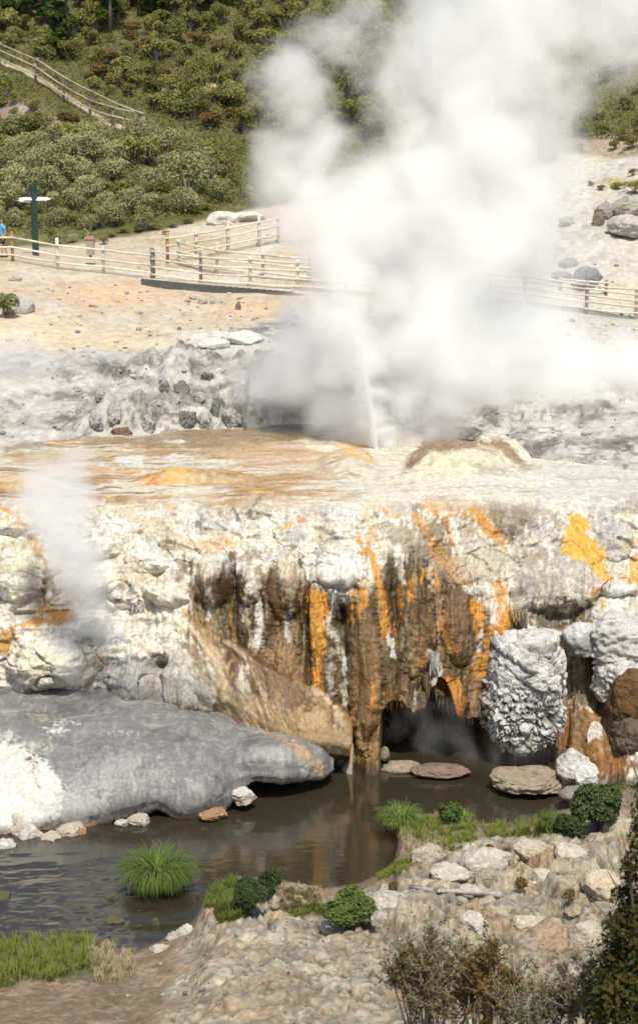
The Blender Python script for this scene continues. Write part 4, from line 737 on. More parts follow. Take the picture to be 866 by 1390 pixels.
rock(758, 832, 834, 882, 30.3, 12, 'grey crusted ledge block left of the two stacked grey slabs', name='crusted_block', n=5, strata=1.5, cut=8, rough=.12, depth=.7, box=.4, c=(.34, .33, .31), c2=(.15, .13, .1), ctop=(.5, .5, .48))
rock(790, 925, 815, 888, 30.4, 13, 'broad light grey crusted slab, upper of the two at the right edge', 'stacked grey slabs', name='crusted_slab', cat='slab', n=6, cut=6, strata=2.2, rough=.13, depth=.8, box=.6, **WG)
rock(806, 900, 868, 940, 29.9, 14, 'light grey crusted slab, lower of the two at the right edge', 'stacked grey slabs', name='crusted_slab', cat='slab', n=6, cut=7, strata=2, rough=.14, depth=.8, box=.6, **WG)
rock(822, 900, 888, 975, 29.3, 15, 'rounded dark brown boulder below the grey slabs at the right edge', n=6, cut=6, rough=.12, c=(.13, .07, .025), c2=(.06, .04, .02), box=.4)
rock(826, 910, 958, 1030, 28.9, 16, 'dull dark brown boulder standing on the right shore behind the green bush', n=6, cut=6, rough=.14, c=(.12, .085, .055), c2=(.05, .04, .03), box=.5)
rock(814, 834, 918, 945, 29.9, 17, 'small pale crusted knob beneath the lower grey slab', name='rock', n=4, rough=.12, **WG)
rock(752, 800, 1000, 1045, 28.3, 18, 'grey angular rock at the back of the shore pile', 'three rocks piled on the right shore', n=5, cut=10, rough=.1, **WG)
rock(753, 812, 1022, 1056, 27.9, 19, 'broad pale rock in the middle of the shore pile', 'three rocks piled on the right shore', n=5, cut=10, rough=.1, **WG)
rock(776, 812, 1030, 1064, 27.6, 20, 'pale rounded rock at the front of the shore pile', 'three rocks piled on the right shore', n=5, cut=9, rough=.1, c=(.6, .59, .55), c2=(.4, .38, .33))
rock(666, 764, 1042, 1063, 27.9, 21, 'low brown and grey rock shelf at the waterline below the tall boulder', name='rock_shelf', n=5, cut=5, rough=.16, box=.4, strata=1.2, sink=.3, c=(.3, .25, .18), c2=(.2, .09, .03))
rock(795, 818, 968, 1020, 29.0, 22, 'pale upright splinter of rock leaning on the rusty alcove floor', name='rock_splinter', n=5, cut=6, rough=.1, depth=.6, box=.4, strata=1.5, c=(.62, .58, .5), c2=(.45, .33, .2))
rock(755, 812, 1066, 1080, 26.9, 23, 'dark flat stone just above the water by the shore pile', name='flat_stone', n=4, sink=.3, c=(.25, .22, .17), c2=(.12, .1, .07))
rock(513, 580, 1031, 1043, 29.1, 24, 'low tan rock bar inside the cave mouth', name='rock_bar', n=5, cut=4, rough=.15, sink=.4, c=(.3, .24, .17), c2=(.18, .14, .1), depth=.6)
rock(556, 640, 1036, 1047, 28.7, 25, 'low brown rock lying in the water before the cave', name='low_rock', n=5, cut=6, rough=.17, sink=.4, c=(.22, .16, .11), c2=(.1, .07, .05), depth=.6)
rock(514, 530, 1008, 1030, 29.4, 26, 'small pale rock at the left corner of the cave', n=4, c=(.25, .2, .15), c2=(.15, .12, .09))
# stones below the apron's white flank
for i, (a, b_, c_, d_, Y, lb) in enumerate([(-10, 26, 1128, 1160, 25.2, 'white crusted stone at the waterline, by the left edge'), (22, 62, 1108, 1150, 25.7, 'whitish stone in the shoreline row, third from the left edge under the white flank'), (8, 52, 1090, 1128, 25.9, 'whitish stone tucked highest under the white flank of the apron'), (48, 88, 1122, 1148, 25.6, 'cream stone with rusty foot in the shoreline row'), (72, 118, 1108, 1134, 25.9, 'tan stone beneath the dripping lip of the grey apron'), (100, 120, 1122, 1135, 25.8, 'small brown stone at the water, right end of the shoreline row'), (155, 178, 1108, 1120, 26.2, 'small white stone jutting out under the grey lip'), (172, 208, 1098, 1118, 26.3, 'tan pointed stone under the grey lip'), (312, 350, 1062, 1086, 26.9, 'white rusty-footed stone poking out between the grey bulges'), (255, 312, 1090, 1106, 26.6, 'rusty low stone at the foot of the grey bulge')]):
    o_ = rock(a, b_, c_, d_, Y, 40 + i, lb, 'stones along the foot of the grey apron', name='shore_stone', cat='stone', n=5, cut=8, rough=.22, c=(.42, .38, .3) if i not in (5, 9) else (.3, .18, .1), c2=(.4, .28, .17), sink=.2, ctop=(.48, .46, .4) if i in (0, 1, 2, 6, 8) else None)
# rubble heap of knobs at the ridge and rocks on the far slopes
for i, (a, b_, c_, d_, cc, lb) in enumerate([(805, 832, 268, 296, (.33, .29, .24), 'brown boulder at the top left of the group on the far right slope'), (826, 880, 262, 290, (.36, .34, .27), 'slanting mossy boulder at the right edge of the far right slope'), (822, 880, 286, 318, (.45, .42, .37), 'largest pale grey boulder on the far right slope'), (802, 820, 284, 306, (.2, .16, .11), 'small dark boulder at the left of the group on the far right slope'), (772, 818, 358, 386, (.19, .185, .18), 'dark grey lumpy rock behind the right hand fence'), (758, 785, 345, 362, (.27, .26, .24), 'grey rock up the slope behind the right hand fence'), (758, 780, 290, 306, (.3, .29, .27), 'grey rock half veiled by steam on the right slope'), (748, 776, 366, 380, (.22, .21, .2), 'low grey rock just left of the dark lumpy rock')]):
    h = hit((a + b_) / 2, d_, BV_H); rock(a, b_, c_, d_, h.y, 60 + i, lb, 'rocks on the right hand slope', n=5, cut=9, rough=.13, c=cc, c2=tuple(q * .6 for q in cc), sink=.15)
for i, (a, b_, c_, d_, cc, lb) in enumerate([(278, 330, 284, 301, (.62, .58, .5), 'flat pale slab resting at the top of the side path'), (310, 360, 283, 298, (.6, .55, .46), 'second pale slab at the top of the side path, nearer the steam'), (302, 318, 298, 304, (.55, .52, .47), 'small pale stone under the slabs by the side path'), (257, 268, 398, 406, (.4, .38, .35), 'small grey rock on the sandy slope, left of three'), (267, 282, 402, 412, (.4, .37, .33), 'small grey rock on the sandy slope, middle of three'), (285, 303, 402, 411, (.42, .41, .38), 'small grey rock on the sandy slope, right of three'), (319, 328, 406, 420, (.2, .14, .1), 'dark stump-like rock on the sandy slope'), (16, 50, 398, 422, (.45, .43, .4), 'grey broken outcrop on the sandy slope at the left edge'), (0, 28, 402, 424, (.4, .38, .35), 'grey outcrop beside the green shrub at the left edge'), (12, 30, 372, 380, (.42, .38, .33), 'flat tan rock under the left end of the fence'), (268, 318, 455, 470, (.6, .58, .53), 'low white outcrop at the foot of the sandy slope, left of two'), (300, 360, 444, 464, (.62, .6, .55), 'low white outcrop at the foot of the sandy slope, right of two'), (120, 128, 412, 416, (.3, .2, .13), 'brown stone lying alone on the sandy slope')]):
    h = hit((a + b_) / 2, d_, BV_H); rock(a, b_, c_, d_, h.y, 80 + i, lb, 'rocks on the sandy slope and path', n=4, cut=9, rough=.13, c=cc, c2=tuple(q * .65 for q in cc), sink=.3, name='rock')
RUBX = [109, 131, 155, 225, 247, 282, 298, 271, 202, 254, 279, 216, 190, 166, 315, 341, 139, 105]
def rub_label(i, dark):
    if i == 13: return 'brown rock at the water edge below the grey rubble'
    D_ = [j for j in range(18) if (j in (3, 4, 5, 6, 9)) == bool(dark) and j != 13]; D_.sort(key=lambda j: RUBX[j])
    return '%s grey rock of the rubble ridge, %s such rock from the left' % ('dark' if dark else 'light', 'first second third fourth fifth sixth seventh eighth ninth tenth eleventh twelfth'.split()[D_.index(i)])
for i, (a, b_, c_, d_) in enumerate([(100, 118, 545, 562), (120, 142, 552, 572), (142, 168, 542, 566), (215, 236, 512, 528), (232, 262, 510, 530), (272, 292, 500, 512), (285, 312, 530, 556), (262, 280, 528, 542), (190, 214, 556, 578), (240, 268, 548, 572), (268, 290, 556, 576), (205, 228, 536, 552), (180, 200, 524, 538), (150, 182, 575, 588), (300, 330, 545, 570), (330, 352, 535, 552), (128, 150, 525, 538), (98, 112, 520, 530)]):
    h = hit((a + b_) / 2, (c_ + d_) / 2 + 4, BV_H); dark = i in (3, 4, 5, 6, 9, 13)
    rock(a, b_, c_, d_, h.y - .15, 100 + i, rub_label(i, dark), None if i == 13 else ('dark rocks of the rubble ridge' if dark else 'light rocks of the rubble ridge'), n=5, cut=14, rough=.26, name='rubble_rock', c=(.17, .1, .06) if i == 13 else ((.17, .165, .15) if dark else (.38, .365, .325)), c2=(.1, .1, .09), sink=.6)
# rocks of the near bank
NR = [(640, 662, 1088, 1118, .45, (.5, .48, .43), 'upright pale grey boulder on the grassy spit'), (552, 604, 1140, 1168, .9, (.42, .36, .28), 'straw topped mound of rock left of the pale slabs'), (618, 700, 1136, 1180, .8, (.5, .46, .38), 'largest pale slab of the near bank, under the small plants'), (690, 745, 1134, 1158, .8, (.46, .4, .3), 'tan rock left of the rust coloured gully'), (745, 800, 1130, 1165, .8, (.48, .43, .34), 'pale rock at the foot of the green bush'), (580, 640, 1165, 1190, .8, (.48, .44, .36), 'low slab sloping to the grassy strip'), (640, 680, 1172, 1192, .8, (.3, .28, .2), 'mossy dark faced rock in the middle of the slabs'), (785, 845, 1170, 1210, .9, (.5, .42, .3), 'warm tan slab at the right behind the dark bush'), (500, 532, 1225, 1252, .9, (.4, .36, .3), 'squat rock right of the leafy shrub'), (500, 560, 1205, 1230, .9, (.46, .42, .35), 'flat cream rock beside the driftwood'), (362, 392, 1232, 1250, .9, (.42, .33, .2), 'yellowish stone below the reedy shrub'), (238, 266, 1248, 1270, .9, (.5, .46, .38), 'pointed pale rock at the stream, tallest of the lower left stones'), (222, 250, 1260, 1276, .9, (.4, .36, .3), 'grey rock leaning against the pointed rock'), (318, 360, 1262, 1280, .8, (.46, .4, .3), 'cracked flat stone in the sandy ground, left half'), (350, 392, 1262, 1280, .8, (.42, .38, .31), 'cracked flat stone in the sandy ground, right half'), (430, 470, 1248, 1262, .8, (.48, .44, .37), 'pale flat stone under the leafy shrub'), (200, 235, 1278, 1292, .9, (.48, .43, .35), 'low cream rock at the bottom, left of the sandy slab'), (764, 790, 1224, 1238, .9, (.36, .3, .2), 'small mossy stone over a dark hollow in the slabs'), (560, 600, 1190, 1204, .8, (.44, .36, .27), 'small rock at the head of the driftwood'), (700, 760, 1170, 1192, .8, (.5, .45, .36), 'long pale slab above the rust stained hollow'), (600, 660, 1196, 1212, .8, (.5, .46, .39), 'smooth slab behind the driftwood log'), (690, 740, 1232, 1258, .9, (.5, .44, .34), 'broken pale slab low in the right of the bank'), (620, 668, 1232, 1256, .9, (.5, .46, .38), 'pale slab behind the twiggy heath'), (770, 820, 1240, 1275, .9, (.47, .41, .32), 'pale slab half hidden by the dark bush')]
for i, (a, b_, c_, d_, dp, cc, lb) in enumerate(NR):
    h = hit((a + b_) / 2, d_ - 3, BV_B)
    if h is None: continue
    rock(a, b_, c_, d_, h.y, 140 + i, lb, 'rocks of the near bank', n=5, cut=10, rough=.13, box=.35, depth=dp, c=cc, c2=tuple(q * .62 for q in cc), sink=.35, name='bank_rock')
for i, (a, b_, c_, d_) in enumerate([(142, 166, 1208, 1218), (142, 172, 1238, 1250), (205, 218, 1242, 1254), (-12, 20, 1206, 1218)]):
    Y = float(yz((a + b_) / 2, d_, 0)); rock(a, b_, c_, d_, Y, 170 + i, ['small mossy stone awash left of the big tussock', 'low dark stone making a ripple in the rapids', 'dark pointed stone awash below the big tussock', 'mossy stone awash at the left edge of the stream'][i], 'stones awash in the stream', n=4, c=(.1, .09, .04), c2=(.05, .05, .03), name='stream_stone', sink=.5)

# driftwood on the slabs
def tube(pts, rad, k=8, seed=0, knob=0.0):
    V = []; F = []; r = random.Random(seed); pts = [Vector(q) for q in pts]; n = len(pts)
    for i, q in enumerate(pts):
        t = (pts[min(i + 1, n - 1)] - pts[max(i - 1, 0)]).normalized(); u = t.cross(Vector((0, 0, 1))) if abs(t.z) < .95 else t.cross(Vector((1, 0, 0))); u.normalize(); v = t.cross(u); rr = rad[i] if isinstance(rad, (list, tuple)) else rad
        for j in range(k):
            a = 2 * math.pi * j / k; s_ = rr * (1 + r.uniform(-knob, knob)); V.append(q + (u * math.cos(a) + v * math.sin(a)) * s_)
    for i in range(n - 1):
        for j in range(k): F.append((i * k + j, i * k + (j + 1) % k, (i + 1) * k + (j + 1) % k, (i + 1) * k + j))
    F.append(tuple(reversed(range(k)))); F.append(tuple(range((n - 1) * k, n * k))); return V, F
class MB:
    def __init__(s): s.V = []; s.F = []
    def add(s, VF):
        b = len(s.V); s.V += [tuple(v) for v in VF[0]]; s.F += [tuple(i + b for i in f) for f in VF[1]]; return s
    def build(s, name, mat, parent=None, off=(0, 0, 0), smooth=True):
        V = np.array(s.V) - np.array(off); return obj(name, mk(name, V, s.F, mat, smooth=smooth), parent)
def box(cx, cy, cz, sx, sy, sz, rz=0, bev=0.0):
    c, s_ = math.cos(rz), math.sin(rz); V = []
    for z in (-1, 1):
        for x, y in ((-1, -1), (1, -1), (1, 1), (-1, 1)): X, Y = x * sx / 2, y * sy / 2; V.append((cx + X * c - Y * s_, cy + X * s_ + Y * c, cz + z * sz / 2))
    return V, [(3, 2, 1, 0), (4, 5, 6, 7), (0, 1, 5, 4), (1, 2, 6, 5), (2, 3, 7, 6), (3, 0, 4, 7)]
M_DRIFT = plain('silvered_driftwood', (.36, .33, .29), .85, .3, 12)
def drift(pts_px, rads, lb, seed):
    P = []
    for (x, y) in pts_px:
        h = hit(x, y, BV_B); P.append(h + Vector((0, 0, .04)))
    o = P[0]; m = MB().add(tube([q - o for q in P], rads, 7, seed, .4)); m.add(tube([P[1] - o, P[1] - o + Vector((.12, .05, .16))], [.03, .012], 6))
    ob = m.build('driftwood', M_DRIFT); ob.location = o; tag(ob, lb, 'driftwood')
drift([(556, 1207), (590, 1212), (625, 1214), (655, 1215), (680, 1219)], [.018, .03, .034, .05, .045], 'silver grey driftwood log lying across the pale slabs', 5)
print('rocks', time.time() - T0)

# ------------------------------------------------------------------ fences, footbridge, signs, bin
def cyl(p0, p1, r0, r1=None, k=8): return tube([p0, p1], [r0, r1 or r0], k)
def post_top(p, r): return tube([p, (p[0], p[1], p[2] + .05)], [r, r * .55], 8)
def fence(name, posts, hpx, rails, lb, grp=None, pm=None, rm=None, rr=.045, pr=.075, extend=None):
    """posts: (px, base py, Y, [height px]) ; rails: heights above the base in metres"""
    B_ = []
    for q in posts:
        b = at(q[0], q[1], q[2]); B_.append((b, (q[3] if len(q) > 3 and q[3] else hpx) * q[2] / FPX))
    root = empty(name, tuple(B_[0][0])); tag(root, lb, 'fence', grp); o = B_[0][0]; R = random.Random(len(posts) * 7 + int(posts[0][0]))
    for i, (b, h) in enumerate(B_):
        mat = (pm[i] if pm else M_WOOD); r_ = pr * R.uniform(.9, 1.1); c = b - o
        MB().add(tube([(c[0], c[1], c[2] - .3), (c[0], c[1], c[2] + h - .04), (c[0], c[1], c[2] + h)], [r_, r_ * .97, r_ * .75], 10, i)).build('post', mat, root)
    for i in range(len(B_) - 1):
        a, b = B_[i][0] - o, B_[i + 1][0] - o; fwd = np.array([0, -pr - rr * .6, 0])
        for rh in rails:
            m_ = (rm if rm else M_WOODP); j = R.uniform(-.02, .02); dr = (b - a) / np.linalg.norm(b - a) * .08
            mid = (a + b) / 2 + np.array([0, 0, rh + j - .015]); MB().add(tube([a + fwd + np.array([0, 0, rh + j]) - dr, mid + fwd, b + fwd + np.array([0, 0, rh - j]) + dr], [rr * R.uniform(.85, 1.1), rr, rr * R.uniform(.8, 1)], 7, i, .08)).build('rail', m_, root)
    return root
WP, WO_, WG_, WB = M_WOODP, M_WOODO, M_WOODG, M_WOOD
fence('rail_fence', [(-42, 352, 66, 38), (18, 354, 66, 39), (79, 364, 66, 40), (141, 370, 66, 36), (207, 378, 65.7, 41)], 38, [.26, .58, 1.0], 'pale three rail fence along the front of the path, left of the footbridge', pm=[WB, M_WOODO, WP, WP, WG_])
fence('rail_fence', [(209, 379, 65.55, 41), (273, 387, 65, 44), (340, 391, 64.4, 42), (404, 395, 64, 42), (470, 399, 63.4, 42), (541, 403, 63, 46), (600, 407, 62.5, 42), (655, 410, 62, 42)], 42, [.2, .52, .86, 1.2], 'pale four rail fence on the front of the footbridge, running into the steam', pm=[WG_, WG_, WP, WP, WP, WP, WP, WP])
def hp(px, py, h=None): q = hit(px, py, BV_H); return (px, py, q.y, h)
fence('rail_fence', [hp(228, 357, 41), hp(267, 352, 38), hp(310, 344, 42), hp(352, 335, 40), hp(378, 330, 38)], 40, [.4, .8, 1.15], 'pale fence rising to the right beside the side path, orange post at its left end', pm=[WO_, WP, WP, WP, WP], rm=WB)
fence('rail_fence', [hp(243, 360, 34), hp(295, 372, 42), hp(357, 378, 42), hp(420, 384, 42)], 40, [.25, .65, 1.05], 'pale fence along the far side of the footbridge', pm=[WP, WP, WP, WP])
fence('rail_fence', [(664, 410, 61.9, 40), (712, 414, 61.4, 40), (795, 425, 60.9, 43), (862, 432, 60.6, 42), (935, 440, 60.4, 42)], 40, [.2, .47, .72, .98, 1.16], 'weathered five rail fence on the right slope, dark grey post in its middle', pm=[WP, WP, WG_, WP, WP], rm=M_WOOD)
fence('rail_fence', [hp(760, 395, 20), hp(762 + 60, 400, 20)], 24, [.5], 'single low rail with orange post behind the right fence', pm=[WO_, WO_])
def stairfence(lb, pts, hh, rails, pm, rm):
    return fence('stair_handrail', pts, 25, rails, lb, 'hillside stair handrails', pm=pm, rm=rm, rr=.055, pr=.09)
def hs(px, py, h=26): q = hit(px, py, BV_H); return (px, py, q.y, h)
WR = plain('grey_handrail', (.36, .31, .24), .85, .3, 5)
stairfence('grey rail fence climbing the hillside at upper left, near side with dark posts', [hs(-60, 72, 26), hs(0, 90, 24), hs(49, 112, 24), hs(87, 139, 23), hs(123, 159, 23), hs(154, 169, 24), hs(182, 175, 16)], 25, [.5, 1.05], [WG_] * 7, WR)
stairfence('pale rail fence climbing the hillside at upper left, far side of the stair track', [hs(-58, 56, 20), hs(2, 76, 18), hs(52, 98, 18), hs(92, 124, 18), hs(126, 142, 18), hs(164, 160, 16), hs(196, 172, 14)], 20, [.8], [WG_] * 7, WR)
# footbridge: deck planks and dark edge beam
def footbridge():
    a = at(194, 380, 65.45); b = at(404, 397, 63.7); root = empty('footbridge', tuple(a)); tag(root, 'low timber footbridge with dark edge beam carrying the path over the slope', 'footbridge')
    v = (b - a); L_ = np.linalg.norm(v); d = v / L_; n = np.array([-d[1], d[0], 0]); n /= np.linalg.norm(n); ang = math.atan2(d[1], d[0])
    pa, pb = at(192, 382, 64.5) - a, at(292, 392, 63.7) - a; pc, pd = at(290, 392, 63.75) - a, at(412, 403, 62.8) - a
    for s0, s1 in ((pa, pb), (pc, pd)):
        V = []
        for q in (s0, s1):
            for yy, zz in ((0, -.2), (.1, -.2), (.1, .12), (0, .12)): V.append(q + np.array([0, yy, zz]))
        F = [(0, 1, 2, 3), (7, 6, 5, 4), (0, 4, 5, 1), (1, 5, 6, 2), (2, 6, 7, 3), (3, 7, 4, 0)]
        m = MB(); m.V = [tuple(q) for q in V]; m.F = F; m.build('edge_beam', M_WOODD, root, smooth=False)
    me = None; np_ = int(L_ / .3)
    for i in range(np_):
        c = d * (.15 + i * .3); 
        if me is None: me = mk('plank', np.array(box(0, 0, 0, .28, 2.6, .05)[0]), box(0, 0, 0, .28, 2.6, .05)[1], M_WOOD, smooth=False)
        o = obj('plank', me, root); o.location = tuple(c + n * .9 + np.array([0, 0, .06])); o.rotation_euler = (0, 0, ang)
footbridge()
def signpost():
    b = at(49, 339, 70.0); root = empty('signpost', tuple(b)); tag(root, 'dark green signpost with white pointed boards seen nearly edge on, behind the fence', 'signpost')
    H = 84 * 70 / FPX
    MB().add(box(0, 0, H * .46 - .1, .24, .24, H * .92 + .2, .5)).add(box(0, 0, H * .93, .18, .18, .12, .5)).build('post', M_POSTG, root, smooth=False)
    MB().add(box(0, 0, H * .97, .27, .27, H * .09, .5)).build('cap', M_POSTG, root, smooth=False)
    def board(L_, z, ang, tilt, w0=.3):
        V = []; pts = [(0.1, -w0 / 2), (L_ - .25, -w0 / 2), (L_, 0), (L_ - .25, w0 / 2), (0.1, w0 / 2)]
        for th in (-.02, .02):
            for x, y in pts: V.append((x, y, th))
        F = [tuple(reversed(range(5))), tuple(range(5, 10))] + [(i, (i + 1) % 5, 5 + (i + 1) % 5, 5 + i) for i in range(5)]
        M_ = Matrix.Translation((0, 0, z)) @ Matrix.Rotation(ang, 4, 'Z') @ Matrix.Rotation(tilt, 4, 'X'); m = MB(); m.V = [tuple(M_ @ Vector(v)) for v in V]; m.F = F; m.build('sign_board', M_SIGN, root, smooth=False)
    board(.8, H * .79, .15, .5); board(.78, H * .765, math.pi - .12, -.45); board(.72, H * .79, math.pi + .45, -.5, .26)
signpost()
def litterbin():
    b = at(123.5, 350, 67.5); root = empty('litter_bin', tuple(b)); tag(root, 'taupe litter bin with a pinkish red lid behind the front fence', 'bin')
    m = MB(); V = []
    for z, s_ in ((.12, .30), (.82, .38)):
        for x, y in ((-1, -1), (1, -1), (1, 1), (-1, 1)): V.append((x * s_ / 2, y * s_ / 2, z))
    m.V = V; m.F = [(3, 2, 1, 0), (4, 5, 6, 7), (0, 1, 5, 4), (1, 2, 6, 5), (2, 3, 7, 6), (3, 0, 4, 7)]; m.build('body', plain('taupe_bin_paint', (.33, .28, .22), .6, .1), root, smooth=False)
    m = MB().add(box(0, 0, .86, .46, .46, .08)); m2 = box(0, 0, .93, .36, .36, .08); m.add(m2).build('lid', plain('faded_red_lid', (.42, .24, .2), .6, .15), root, smooth=False)
    MB().add(box(0, 0, .03, .12, .12, .2)).build('foot', M_WOODG, root, smooth=False)
litterbin()

# ------------------------------------------------------------------ the walker at the left edge
def skinned(name, pts, edges, radii, mat, parent, levels=2, root=0):
    me = bpy.data.meshes.new(name); me.from_pydata(pts, edges, []); o = obj(name, me, parent)
    sk = o.modifiers.new('skin', 'SKIN'); sk.use_smooth_shade = True
    for i, r_ in enumerate(radii):
        v = me.skin_vertices[0].data[i]; v.radius = (r_, r_) if not isinstance(r_, tuple) else r_; v.use_root = (i == root)
    s_ = o.modifiers.new('sub', 'SUBSURF'); s_.levels = levels; s_.render_levels = levels; me.materials.append(mat); return o
def person():
    Y = 67.6; b = at(5, 349, Y); root = empty('person', tuple(b), math.radians(-60)); tag(root, 'person in light blue shirt, dark shorts and dark cap walking at the left edge', 'person')
    SK = plain('skin', (.42, .24, .16), .6, .08); SH = plain('light_blue_cotton', (.13, .38, .72), .8, .1); TR = plain('navy_cotton', (.015, .018, .03), .85, .2); CP = plain('dark_cap_cloth', (.04, .045, .07), .8, .15); SO = plain('shoe_leather', (.02, .02, .02), .6)
    # x = to the person's side, -y = the way they face
    hip, chest, neck = (0, 0, .92), (0, .01, 1.28), (0, 0, 1.45)
    P = [hip, (0, 0, 1.1), chest, neck, (0, -.02, 1.54), (.1, 0, .88), (.1, -.1, .48), (.1, -.04, .09), (.1, -.2, .04), (-.1, 0, .88), (-.1, .1, .5), (-.1, .22, .12), (-.1, .1, .05), (.19, 0, 1.36), (.24, .08, 1.1), (.24, -.02, .88), (-.19, 0, 1.36), (-.24, -.06, 1.1), (-.22, -.24, .95)]
    E = [(0, 1), (1, 2), (2, 3), (3, 4), (0, 5), (5, 6), (6, 7), (7, 8), (0, 9), (9, 10), (10, 11), (11, 12), (2, 13), (13, 14), (14, 15), (2, 16), (16, 17), (17, 18)]
    R_ = [.12, .12, .13, .055, .05, .085, .06, .04, .035, .085, .06, .04, .035, .055, .042, .03, .055, .042, .03]
    body = skinned('body', P, E, R_, SK, root)
    skinned('shirt', [(0, 0, .93), (0, 0, 1.1), (0, .01, 1.3), (0, 0, 1.43), (.19, 0, 1.37), (.235, .05, 1.19), (-.19, 0, 1.37), (-.235, -.03, 1.19)], [(0, 1), (1, 2), (2, 3), (2, 4), (4, 5), (2, 6), (6, 7)], [(.17, .14), (.155, .135), (.165, .14), .08, .085, .07, .085, .07], SH, root)
    skinned('shorts', [(0, 0, .96), (.1, 0, .86), (.105, -.07, .56), (-.1, 0, .86), (-.105, .07, .58)], [(0, 1), (1, 2), (0, 3), (3, 4)], [(.16, .14), .11, .1, .11, .1], TR, root)
    # head with nose and ears
    bm = bmesh.new(); bmesh.ops.create_icosphere(bm, subdivisions=4, radius=1)
    for v in bm.verts:
        c = v.co; c.x *= .075 * (1 - .18 * max(0, -c.z)); c.y *= .095; c.z *= .12
        if c.y < -.05:
            c.y -= .025 * math.exp(-((c.x / .014) ** 2 + ((c.z + .015) / .028) ** 2)); c.y += .008 * math.exp(-(((abs(c.x) - .03) / .014) ** 2 + ((c.z - .012) / .012) ** 2)); c.y += .004 * math.exp(-((c.x / .03) ** 2 + ((c.z + .06) / .006) ** 2))
        if abs(c.x) > .062 and abs(c.y) < .03: c.x += math.copysign(.012 * math.exp(-((c.y / .015) ** 2 + (c.z / .03) ** 2)), c.x)
    me = bpy.data.meshes.new('head'); bm.to_mesh(me); bm.free(); me.materials.append(SK); [setattr(q, 'use_smooth', True) for q in me.polygons]; hd = obj('head', me, body, (0, -.02, 1.63))
    bm = bmesh.new(); bmesh.ops.create_uvsphere(bm, u_segments=20, v_segments=10, radius=1)
    bmesh.ops.delete(bm, geom=[v for v in bm.verts if v.co.z < -.05], context='VERTS')
    for v in bm.verts: v.co.x *= .088; v.co.y *= .108; v.co.z *= .105
    me = bpy.data.meshes.new('cap'); bm.to_mesh(me); bm.free(); me.materials.append(CP); [setattr(q, 'use_smooth', True) for q in me.polygons]; cp = obj('cap', me, root, (0, -.015, 1.66))
    V, F = box(0, -.14, .01, .14, .12, .012); m = MB().add((V, F)); m.build('cap_peak', CP, cp)
    for sx, (ox, oy, oz) in ((1, (.24, -.04, .86)), (-1, (-.22, -.27, .93))):      # hands
        pts = [(0, 0, 0), (0, -.01, -.07)]; ed = [(0, 1)]; rd = [(.032, .018), (.036, .016)]
        for f, fx in enumerate((-.027, -.009, .009, .027)):
            ln = (.06, .075, .07, .055)[f]; n_ = len(pts); pts += [(fx, -.015, -.10), (fx * 1.05, -.03, -.10 - ln * .5), (fx * 1.05, -.05, -.10 - ln * .85)]; ed += [(1, n_), (n_, n_ + 1), (n_ + 1, n_ + 2)]; rd += [.009, .008, .0065]
        n_ = len(pts); pts += [(-.04 * sx, -.03, -.05), (-.045 * sx, -.05, -.09)]; ed += [(0, n_), (n_, n_ + 1)]; rd += [.011, .008]
        h_ = skinned('hand', pts, ed, rd, SK, body, 1); h_.location = (ox, oy, oz)
    for (x, y) in ((.1, -.14), (-.1, .15)):
        bm = bmesh.new(); bmesh.ops.create_icosphere(bm, subdivisions=3, radius=1)
        for v in bm.verts: v.co.x *= .05; v.co.y *= .14; v.co.z = v.co.z * .05 + .05
        me = bpy.data.meshes.new('shoe'); bm.to_mesh(me); bm.free(); me.materials.append(SO); obj('shoe', me, root, (x, y, 0))
person()
print('fences', time.time() - T0)

def pebbles():
    rng = np.random.RandomState(12); V0, F0 = ico(1); Vs = []; Fs = []; Cs = []; k = 0
    while k < 520:
        x, y = rng.uniform(150, 900), rng.uniform(1130, 1400); h = hit(x, y, BV_B)
        if h is None or h.z < .12: continue
        if x < 300 and y < 1240: continue
        s_ = rng.gamma(1.6, .009) + .006; R3 = np.array(Matrix.Rotation(rng.uniform(0, 6.28), 3, 'Z')); V = (V0 * (1 + rng.uniform(-.2, .2, (len(V0), 1)))) * np.array([1, rng.uniform(.6, 1), rng.uniform(.4, .8)]) * s_ @ R3.T + np.array(h) + np.array([0, 0, s_ * .3])
        Vs.append(V); Fs.append(F0 + k * len(V0)); g = rng.uniform(.5, 1.25); c = np.array([(.34, .31, .26), (.3, .24, .17), (.24, .23, .21), (.42, .4, .36)][rng.randint(4)]) * g; Cs.append(np.repeat(c[None], len(V0), 0)); k += 1
    o = obj('pebbles', mk('pebbles', np.concatenate(Vs), np.concatenate(Fs), M_STONE, np.concatenate(Cs))); tag(o, 'loose pebbles and grit scattered over the pale near bank', 'pebbles', None, 'stuff')
pebbles()
def debris():
    rng = np.random.RandomState(14); V0, F0 = ico(1); Vs = []; Fs = []; Cs = []; k = 0
    while k < 900:
        x, y = rng.uniform(-20, 890), rng.uniform(385, 480) if rng.uniform() < .6 else rng.uniform(300, 600); h = hit(x, y, BV_H)
        if h is None or h.y > 76: continue
        s_ = rng.gamma(1.4, .022) + .015; V = (V0 * (1 + rng.uniform(-.25, .25, (len(V0), 1)))) * np.array([1, .8, rng.uniform(.4, .8)]) * s_ + np.array(h) + np.array([0, 0, s_ * .25])
        Vs.append(V); Fs.append(F0 + k * len(V0)); g = rng.uniform(.45, 1.2); c = np.array([(.42, .38, .3), (.36, .26, .17), (.3, .29, .27), (.5, .48, .42)][rng.randint(4)]) * g; Cs.append(np.repeat(c[None], len(V0), 0)); k += 1
    o = obj('loose_stones', mk('loose_stones', np.concatenate(Vs), np.concatenate(Fs), M_STONE, np.concatenate(Cs))); tag(o, 'small loose stones strewn over the sandy slope below the fence', 'stones', None, 'stuff')
debris()

